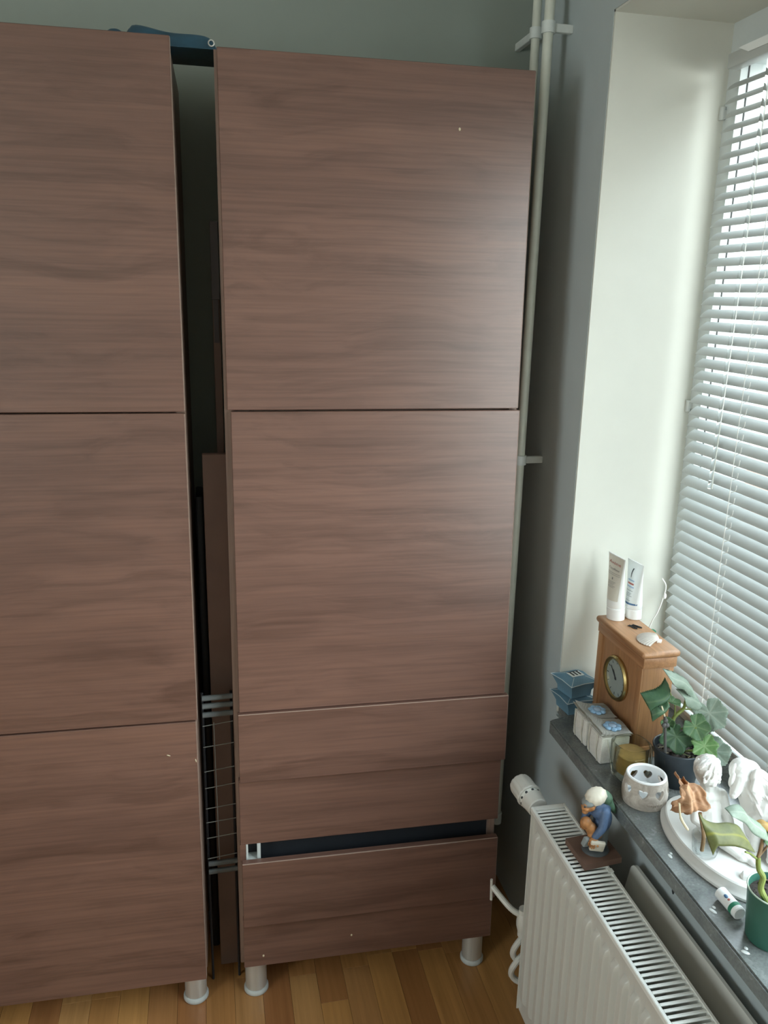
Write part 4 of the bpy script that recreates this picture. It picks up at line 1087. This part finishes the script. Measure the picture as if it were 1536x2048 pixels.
LV = [  # centre, normal, tip direction, radius, material, options
    ((0.889, -0.319, 0.848), (-0.42, -0.78, 0.45), (0.35, -0.3, -0.9), 0.036, 'leaf_grey', dict(lobes=7, seed=4, depth=0.14, cup=0.15)),
    ((0.857, -0.327, 0.828), (-0.35, -0.75, 0.5), (0.55, -0.3, -0.6), 0.028, 'leaf_mid', dict(lobes=5, seed=5)),
    ((0.826, -0.316, 0.804), (-0.25, -0.9, 0.3), (-0.55, -0.1, -0.75), 0.033, 'leaf_dark', dict(lobes=5, seed=6, squash=1.15, depth=0.25)),
    ((0.868, -0.346, 0.796), (-0.3, -0.72, 0.6), (0.2, -0.5, -0.8), 0.028, 'leaf_bright', dict(lobes=7, seed=7, depth=0.22)),
    ((0.901, -0.336, 0.775), (-0.2, -0.7, 0.65), (0.7, -0.2, -0.5), 0.030, 'leaf_grey', dict(lobes=5, seed=8)),
    ((0.876, -0.352, 0.753), (-0.4, -0.85, 0.2), (0.05, -0.2, -0.95), 0.025, 'leaf_mid', dict(lobes=5, seed=9)),
    ((0.806, -0.315, 0.829), (-0.3, -0.7, 0.5), (-0.5, 0.2, 0.75), 0.015, 'leaf_mid', dict(lobes=5, seed=10, cup=0.9)),
    ((0.814, -0.308, 0.872), (0.1, -0.6, 0.75), (0.6, -0.5, 0.2), 0.018, 'leaf_mid', dict(lobes=5, seed=11, squash=0.6, fold=0.5)),
]
sheet(p1, [(0.749, -0.312, 0.894), (0.763, -0.312, 0.897), (0.778, -0.312, 0.900), (0.790, -0.312, 0.908), (0.797, -0.312, 0.922)], [(0.762, -0.312, 0.866), (0.771, -0.312, 0.873), (0.785, -0.312, 0.878), (0.796, -0.312, 0.886), (0.799, -0.312, 0.905)], M['leaf_dark'], (0.004, -0.012, 0.0), (0.010, -0.010), 0.0016)
sheet(p1, [(0.764, -0.320, 0.868), (0.775, -0.320, 0.876), (0.788, -0.320, 0.876), (0.797, -0.320, 0.884)], [(0.766, -0.320, 0.846), (0.774, -0.320, 0.852), (0.790, -0.320, 0.862), (0.799, -0.320, 0.874)], M['leaf_dark'], (0, -0.008, 0.0), (0.004, -0.006), 0.0016)
sheet(p1, [(0.797, -0.305, 0.934), (0.810, -0.305, 0.930), (0.829, -0.305, 0.921), (0.849, -0.305, 0.907), (0.866, -0.305, 0.886)], [(0.799, -0.305, 0.924), (0.814, -0.305, 0.907), (0.829, -0.305, 0.901), (0.841, -0.305, 0.889), (0.862, -0.305, 0.874)], M['leaf_grey'], (0.0, -0.010, 0.004), (0.014, -0.012), 0.0018)
sheet(p1, [(0.822, -0.310, 0.896), (0.837, -0.310, 0.894), (0.850, -0.310, 0.892), (0.864, -0.310, 0.882), (0.872, -0.310, 0.870)], [(0.831, -0.310, 0.885), (0.836, -0.310, 0.870), (0.847, -0.310, 0.863), (0.860, -0.310, 0.858), (0.870, -0.310, 0.864)], M['leaf_grey'], (0, -0.008, 0.003), (0.008, -0.012), 0.0020)
for c_, n_, u_, R_, mt, kw in LV: leaf(p1, c_, n_, u_, R_, M[mt], **kw)

# ---- white bisque group: child and dog on an oval base
oc = Vector((0.801, -0.512, Z)); AX, AY = 0.076, 0.138
sg = thing('porcelain_group', 'white porcelain group of a seated child with a dog on an oval base', 'figurine', tuple(oc))
g = G(); N = 72
def oval(k_, z): return [(oc.x+AX*k_*math.cos(2*PI*i/N) if True else 0, oc.y+(AY-AX*(1-k_))*math.sin(2*PI*i/N) if False else oc.y+(AY*k_)*math.sin(2*PI*i/N), oc.z+z) for i in range(N)]
g.rings([oval(0.985, 0.0003), oval(1.0, 0.002), oval(1.0, 0.006), oval(0.975, 0.0085), oval(0.955, 0.010), oval(0.925, 0.018), oval(0.925, 0.0205), oval(0.90, 0.0225), oval(0.5, 0.0235), oval(0.05, 0.024)])
part('oval_base', g, M['bisque'], sg)
SM = [('REMESH', dict(mode='VOXEL', voxel_size=0.0013)), ('SMOOTH', dict(factor=0.5, iterations=3))]
bz = Z + 0.022
g = G()     # the child: pelvis, torso, neck, head, arms and legs as one surface
hd = Vector((0.7735, -0.493, 0.8435))
def rel(p, dx, dy, dz): return (p[0]+dx, p[1]+dy, p[2]+dz)
g.ell((0.790, -0.497, bz+0.018), (0.025, 0.023, 0.019)); g.cap((0.787, -0.496, bz+0.024), (0.782, -0.490, 0.789), 0.0205, 0.0185); g.ell((0.782, -0.490, 0.799), (0.0265, 0.0175, 0.0165), (0, 0.1, 0)); g.ell((0.783, -0.492, 0.778), (0.0235, 0.0185, 0.024))
g.cap((0.780, -0.490, 0.805), (0.776, -0.491, 0.828), 0.0130, 0.0125)
fd = Vector((0.72, -0.58, -0.38)).normalized(); fu = (Vector((0, 0, 1))-fd*fd.z).normalized(); fs = fd.cross(fu)
def fp_(a, b, c_): return hd + fd*a + fs*b + fu*c_
g.ell(hd, (0.0215, 0.0215, 0.0235)); g.ell(fp_(0.004, 0, -0.008), (0.0165, 0.0165, 0.0165)); g.ell(fp_(-0.004, 0, 0.004), (0.0220, 0.0220, 0.0215))
g.ell(fp_(0.0222, 0, -0.0050), (0.0034, 0.0032, 0.0036)); g.cap(fp_(0.0205, 0, 0.003), fp_(0.0222, 0, -0.005), 0.0017, 0.0026, 8)
g.ell(fp_(0.0182, 0, -0.0118), (0.0030, 0.0040, 0.0016)); g.ell(fp_(0.0178, 0, -0.0142), (0.0028, 0.0034, 0.0015)); g.ell(fp_(0.0150, 0, -0.0190), (0.0055, 0.0060, 0.0045))
for s_ in (-1, 1):
    g.ell(fp_(0.0138, s_*0.0090, -0.0078), (0.0070, 0.0068, 0.0068)); g.ell(fp_(0.0178, s_*0.0080, 0.0050), (0.0036, 0.0050, 0.0018)); g.ell(fp_(0.0172, s_*0.0080, 0.0005), (0.0024, 0.0032, 0.0020))
    g.ell(fp_(-0.001, s_*0.0215, -0.005), (0.0042, 0.0030, 0.0062))
# near arm straight down to the base, far arm bent to the lap
g.cap((0.803, -0.495, 0.799), (0.8145, -0.509, 0.757), 0.0105, 0.0080); g.cap((0.8145, -0.509, 0.757), (0.8125, -0.526, bz+0.012), 0.0080, 0.0060)
g.cap((0.760, -0.490, 0.799), (0.756, -0.500, 0.760), 0.0105, 0.0080); g.cap((0.756, -0.500, 0.760), (0.775, -0.524, bz+0.026), 0.0080, 0.0060)
# legs folded to the side
g.cap((0.780, -0.505, bz+0.016), (0.786, -0.538, bz+0.015), 0.0148, 0.0115); g.cap((0.786, -0.538, bz+0.015), (0.798, -0.562, bz+0.008), 0.0112, 0.0076)
g.cap((0.796, -0.508, bz+0.014), (0.800, -0.546, bz+0.013), 0.0142, 0.0112); g.cap((0.800, -0.546, bz+0.013), (0.808, -0.574, bz+0.007), 0.0104, 0.0070)
g.ell((0.801, -0.569, bz+0.0062), (0.008, 0.012, 0.0062), (0, 0, 0.6)); g.ell((0.811, -0.582, bz+0.0062), (0.0072, 0.012, 0.0060), (0, 0, 0.3))
part('child', g, M['bisque'], sg, mods=SM)
g = G(); hand(g, (0.8128, -0.5285, bz+0.007), (0.1, -0.95, -0.2), (0, 0, 1), 1.25); hand(g, (0.778, -0.528, bz+0.026), (0.5, -0.8, -0.1), (0, 0, 1), 1.25); part('hands', g, M['bisque'], sg)
g = G()     # hair: soft short locks lying close to the skull
rs = random.Random(5)
g.ell(fp_(-0.0035, 0, 0.0055), (0.0226, 0.0226, 0.0212))
for k in range(46):
    a = rs.uniform(-2.5, 2.5) + PI; e = rs.uniform(-0.25, 1.2)
    d = (fd*math.cos(a)*math.cos(e) + fs*math.sin(a)*math.cos(e) + fu*math.sin(e)).normalized()
    if d.dot(fd) > 0.55 and d.dot(fu) < 0.55: continue
    p0 = fp_(-0.0035, 0, 0.0055) + d*0.0215; t_ = (fu*-1 + d*d.dot(fu)).normalized()
    g.tube(bezier([p0 - t_*0.007, p0 + d*0.0012, p0 + t_*0.008 + fs*0.002 - d*0.001], 4), [0.0012, 0.0018, 0.0022, 0.0024, 0.0025, 0.0024, 0.002, 0.0015, 0.0008], 6)
part('hair', g, M['bisque'], sg, mods=[('REMESH', dict(mode='VOXEL', voxel_size=0.0010)), ('SMOOTH', dict(factor=0.5, iterations=3))])
g = G()     # the dog: deep chest, sloping back, neck and bowed head in one surface
g.ell((0.852, -0.540, bz+0.056), (0.028, 0.031, 0.050), (0, 0.12, 0)); g.ell((0.872, -0.550, bz+0.034), (0.031, 0.038, 0.036))
g.cap((0.850, -0.532, 0.790), (0.834, -0.514, 0.838), 0.0275, 0.0235); g.cap((0.866, -0.535, 0.775), (0.845, -0.516, 0.832), 0.030, 0.024)
g.ell((0.824, -0.510, 0.853), (0.0215, 0.0195, 0.0210), (0, 0.5, 0)); g.ell((0.834, -0.512, 0.848), (0.0225, 0.0205, 0.0220))
g.cap((0.818, -0.517, 0.846), (0.8065, -0.523, 0.822), 0.0145, 0.0088); g.ell((0.8035, -0.5245, 0.8175), (0.0070, 0.0070, 0.0062)); g.ell((0.8015, -0.5275, 0.8165), (0.0030, 0.0030, 0.0026))
g.ell((0.813, -0.5270, 0.846), (0.0042, 0.0028, 0.0024))
for dx, dy in ((0.831, -0.556), (0.846, -0.580)):       # forelegs
    g.cap((dx+0.006, dy+0.012, bz+0.062), (dx, dy, bz+0.030), 0.0132, 0.0092); g.cap((dx, dy, bz+0.030), (dx-0.001, dy-0.003, bz+0.007), 0.0084, 0.0070); g.ell((dx-0.003, dy-0.008, bz+0.0055), (0.0085, 0.0118, 0.0062))
g.ell((0.866, -0.582, bz+0.020), (0.016, 0.024, 0.022)); g.cap((0.862, -0.598, bz+0.010), (0.850, -0.612, bz+0.006), 0.0085, 0.0065)
g.tube(bezier([(0.856, -0.590, bz+0.010), (0.832, -0.618, bz+0.006), (0.800, -0.618, bz+0.004), (0.776, -0.602, bz+0.002)]), [0.010]*8+[0.0105]*8+[0.0085]*8+[0.003], 10)
rs = random.Random(11)
for k in range(70):                                     # long wavy coat down the neck, back and chest
    q = rs.uniform(0, 1); a = rs.uniform(0, 2*PI)
    c0 = Vector((0.836, -0.513, 0.846)).lerp(Vector((0.862, -0.543, bz+0.06)), q); r0 = 0.0232+0.0085*q
    ax_ = Vector((0.45, -0.45, -0.75)).normalized(); e1 = ax_.orthogonal().normalized(); e2 = ax_.cross(e1)
    d = e1*math.cos(a)+e2*math.sin(a); s0 = c0+d*r0
    e0 = s0 + ax_*0.034 + d*0.0026 + e1*rs.uniform(-.005, .005); m0 = s0.lerp(e0, .5)+d*0.0015+e2*rs.uniform(-.004, .004)
    g.tube(bezier([s0-d*0.002, m0, e0], 4), [0.0010, 0.0017, 0.0021, 0.0024, 0.0024, 0.0022, 0.0018, 0.0013, 0.0007], 6)
part('dog', g, M['bisque'], sg, mods=[('REMESH', dict(mode='VOXEL', voxel_size=0.0011)), ('SMOOTH', dict(factor=0.5, iterations=3))])
g = G()     # hanging ears
for (ex, ey) in ((0.806, -0.512), (0.831, -0.533)):
    g.ell((ex, ey, 0.857), (0.0060, 0.0055, 0.012), (0.15, 0.3, 0.5)); g.ell((ex-0.001, ey-0.004, 0.842), (0.0085, 0.0058, 0.015), (0.1, 0.2, 0.5)); g.ell((ex-0.0005, ey-0.006, 0.830), (0.006, 0.0045, 0.008), (0.1, 0.1, 0.5))
part('ears', g, M['bisque'], sg, mods=SM)

# ---- little glass with a dry leaf, standing on the oval base
cup = Vector((0.7500, -0.5430, Z+0.0238)); cg = thing('tealight_glass', 'small clear glass on the oval base, a dry leaf stuck in it', 'glass', tuple(cup))
g = G(); g.lathe([(0.0, 0.0), (0.0165, 0.0), (0.0185, 0.002), (0.0225, 0.028), (0.0232, 0.033), (0.0222, 0.0335), (0.0205, 0.0275), (0.0165, 0.005), (0.0, 0.0045)], cup, 40); part('cup', g, M['cup_clear'], cg)
g = G()
for z_, r in ((0.006, 0.0190), (0.010, 0.0197), (0.014, 0.0204)): g.tube([(cup.x+r*math.cos(2*PI*k/32), cup.y+r*math.sin(2*PI*k/32), cup.z+z_) for k in range(33)], 0.0007, 5, False)
part('rib', g, M['cup_clear'], cg)
dl = thing('dry_leaf', 'crumpled brown dry leaf leaning in the small glass', 'leaf', (0.742, -0.545, Z+0.031))
g = G(); g.tube(bezier([(0.7440, -0.5440, Z+0.0305), (0.7430, -0.5445, Z+0.060), (0.7310, -0.5440, Z+0.103)]), 0.0032, 8); part('stalk', g, M['stem_brown'], dl)
def crumple(c, ex, ez, wx, hz, seed, depth=0.016):
    """a shrivelled blade: a sheet crumpled by folds of several sizes, its margin torn"""
    rg = random.Random(seed); c = Vector(c); ex = Vector(ex).normalized(); ez = Vector(ez).normalized(); en = ex.cross(ez)
    p_ = [rg.uniform(0, 6.3) for _ in range(9)]
    b = bmesh.new(); uv = b.loops.layers.uv.new('UVMap'); na, nr = 60, 14; V = []
    for i in range(na):
        a = 2*PI*i/na; R_ = 1 + 0.12*math.sin(2*a+p_[0]) + 0.13*math.sin(3*a+p_[1]) + 0.07*math.sin(7*a+p_[2]) + 0.04*math.sin(15*a+p_[3])
        row = []
        for j in range(nr+1):
            q = max(0.02, j/nr); x, z = wx*R_*q*math.cos(a), hz*R_*q*math.sin(a)
            h = depth*(1.1*q*q*math.cos(a*2+p_[4]) + 0.45*math.sin(x*120+p_[5]+z*60) + 0.30*math.sin(z*190-x*90+p_[6])*q + 0.16*math.sin(x*330+z*240+p_[7]) - 0.8*q*q)
            row.append(b.verts.new(c + ex*x*(1-0.22*q) + ez*z*(1-0.12*q) + en*h))
        V.append(row)
    for i in range(na):
        for j in range(nr):
            f = b.faces.new((V[i][j], V[i][j+1], V[(i+1) % na][j+1], V[(i+1) % na][j]))
            for lp, (ii, jj) in zip(f.loops, ((i, j), (i, j+1), (i+1, j+1), (i+1, j))): lp[uv].uv = (ii/na, jj/nr)
    bmesh.ops.translate(b, verts=b.verts, vec=-Vector(dl.location))
    me = bpy.data.meshes.new('blade'); b.to_mesh(me); b.free()
    return link_mesh('blade', me, M['leaf_dry'], dl, angle=70, mods=[('SOLIDIFY', dict(thickness=0.0007))])
crumple((0.7140, -0.5430, Z+0.127), (0.9, 0.1, -0.42), (0.25, 0.15, 0.92), 0.033, 0.036, 4, 0.012)
crumple((0.7080, -0.5330, Z+0.133), (0.85, 0.45, -0.35), (0.3, 0.35, 0.93), 0.030, 0.030, 9, 0.010)
g = G(); g.tube(bezier([(0.6900, -0.545, Z+0.127), (0.6960, -0.546, Z+0.100), (0.7110, -0.548, Z+0.076)]), [0.0016]*8+[0.0024]*8+[0.0008], 7); part('curled_edge', g, M['straw'], dl)

# ---- white printed tube lying on the sill
tb = thing('lip_balm', 'white balm stick with blue print lying by the oval base', 'tube', (0.7345, -0.640, Z))
A_, B_ = Vector((0.7325, -0.6165, Z+0.0108)), Vector((0.7335, -0.6640, Z+0.0108)); dA = (B_-A_)
g = G(); axis_lathe(g, [(0.009, 0), (0.0105, 0.001), (0.0105, 0.046), (0.009, 0.0475)], A_, dA, 28); part('barrel', g, M['white_gloss'], tb)
g = G(); g.ell(A_+Vector((-0.0042, -0.019, 0.0088)), (0.0028, 0.0042, 0.0024)); part('blue_drop', g, M['print_blue'], tb)
g = G(); g.ell(A_+Vector((-0.0042, -0.0262, 0.0090)), (0.0022, 0.0022, 0.0018)); part('red_drop', g, M['print_red'], tb)
g = G(); axis_lathe(g, [(0.01065, 0.033), (0.01065, 0.040)], A_, dA, 28); part('green_band', g, M['green_clip'], tb)

# ---- plant in a green pot
qc = Vector((0.7560, -0.7030, Z))
p2 = thing('potted_plant', 'sparse plant with a few wilting leaves in a green pot', 'plant', tuple(qc))
g = G(); g.lathe([(0.0, 0.0003), (0.0320, 0.0003), (0.0330, 0.002), (0.0395, 0.082), (0.0385, 0.082), (0.0365, 0.070), (0.0, 0.069)], qc, 48); part('pot', g, M['pot_green'], p2)
g = G(); g.tube([(qc.x+0.0392*math.cos(2*PI*k/48), qc.y+0.0392*math.sin(2*PI*k/48), qc.z+0.0825) for k in range(49)], 0.0012, 8, False); part('pot_rim', g, M['pot_rim'], p2)
g = G(); g.lathe([(0.0366, 0.0705), (0.02, 0.073), (0.0, 0.0735)], qc, 30)
for k in range(60):
    a, r = rs.uniform(0, 2*PI), 0.034*math.sqrt(rs.random()); q = rs.uniform(.0012, .003)
    g.ell(qc+Vector((r*math.cos(a), r*math.sin(a), 0.0735)), (q, q*.8, q*.7), u=6, v=5)
part('soil', g, M['soil'], p2)
g = G()
for k in range(12):
    a, r = rs.uniform(0, 2*PI), 0.03*math.sqrt(rs.random()); p = qc+Vector((r*math.cos(a), r*math.sin(a), 0.0755)); d = Vector((rs.uniform(-1, 1), rs.uniform(-1, 1), .25))*0.006
    g.tube([p-d, p+d], 0.0006, 5)
part('straw_bit', g, M['straw'], p2)
g = G(); g.tube(bezier([(0.7345, -0.712, Z+0.0725), (0.726, -0.706, 0.795), (0.7285, -0.704, 0.812), (0.7205, -0.702, 0.826), (0.7175, -0.701, 0.845)], 6), [0.0046]*6+[0.0042]*6+[0.004]*6+[0.0035]*6+[0.003], 10); part('main_stem', g, M['stem'], p2)
g = G(); g.tube(bezier([(0.7175, -0.701, 0.845), (0.721, -0.700, 0.862), (0.722, -0.699, 0.880)], 6), 0.0026, 8); g.tube(bezier([(0.7175, -0.701, 0.845), (0.73, -0.700, 0.860), (0.735, -0.700, 0.876)], 6), 0.0016, 8); part('upper_stem', g, M['stem_brown'], p2)
g = G(); g.tube(bezier([(0.7165, -0.701, 0.842), (0.700, -0.705, 0.856), (0.686, -0.712, 0.866)], 6), 0.0014, 7); part('leaf_stalk', g, M['stem'], p2)
sheet(p2, [(0.606, -0.725, 0.936), (0.618, -0.725, 0.924), (0.634, -0.725, 0.917), (0.654, -0.725, 0.915), (0.670, -0.725, 0.908), (0.683, -0.725, 0.891)], [(0.619, -0.725, 0.886), (0.624, -0.725, 0.899), (0.630, -0.725, 0.899), (0.649, -0.725, 0.896), (0.665, -0.725, 0.890), (0.684, -0.725, 0.881)], M['leaf_olive'], (0, -0.006, 0.004), (0.016, -0.008))
sheet(p2, [(0.660, -0.700, 0.924), (0.673, -0.700, 0.928), (0.684, -0.700, 0.925), (0.695, -0.700, 0.911), (0.713, -0.700, 0.897), (0.729, -0.700, 0.886)], [(0.661, -0.700, 0.922), (0.675, -0.700, 0.913), (0.685, -0.700, 0.906), (0.698, -0.700, 0.890), (0.711, -0.700, 0.881), (0.727, -0.700, 0.872)], M['leaf_grey'], (0, -0.004, 0.005), (0.010, -0.006))
sheet(p2, [(0.714, -0.690, 0.890), (0.727, -0.690, 0.893), (0.737, -0.690, 0.887), (0.750, -0.690, 0.884)], [(0.716, -0.690, 0.887), (0.728, -0.690, 0.882), (0.737, -0.690, 0.876), (0.750, -0.690, 0.872)], M['leaf_orange'], (0, -0.004, 0.004), (0.006, -0.004))
leaf(p2, (0.745, -0.700, 0.865), (0.1, -0.5, 0.85), (0.9, -0.2, -0.1), 0.034, M['leaf_mid'], lobes=3, depth=0.25, squash=0.6, serr=0.01, seed=34)

# ---- small whitish blobs standing in for light glints on the sill edge
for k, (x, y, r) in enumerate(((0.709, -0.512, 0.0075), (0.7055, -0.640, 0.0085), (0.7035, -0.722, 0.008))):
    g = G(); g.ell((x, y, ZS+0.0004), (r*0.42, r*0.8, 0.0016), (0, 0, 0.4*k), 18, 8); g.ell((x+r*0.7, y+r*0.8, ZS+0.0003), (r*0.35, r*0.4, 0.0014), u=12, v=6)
    single('sill_glint', g, M['glint_white'], ('painted light glint on the sill edge, opposite the dry leaf', 'painted light glint on the sill edge, opposite the white balm stick', 'painted light glint on the sill edge, next to the green pot')[k], 'glint', (x, y, ZS), 'painted glints on the sill edge')
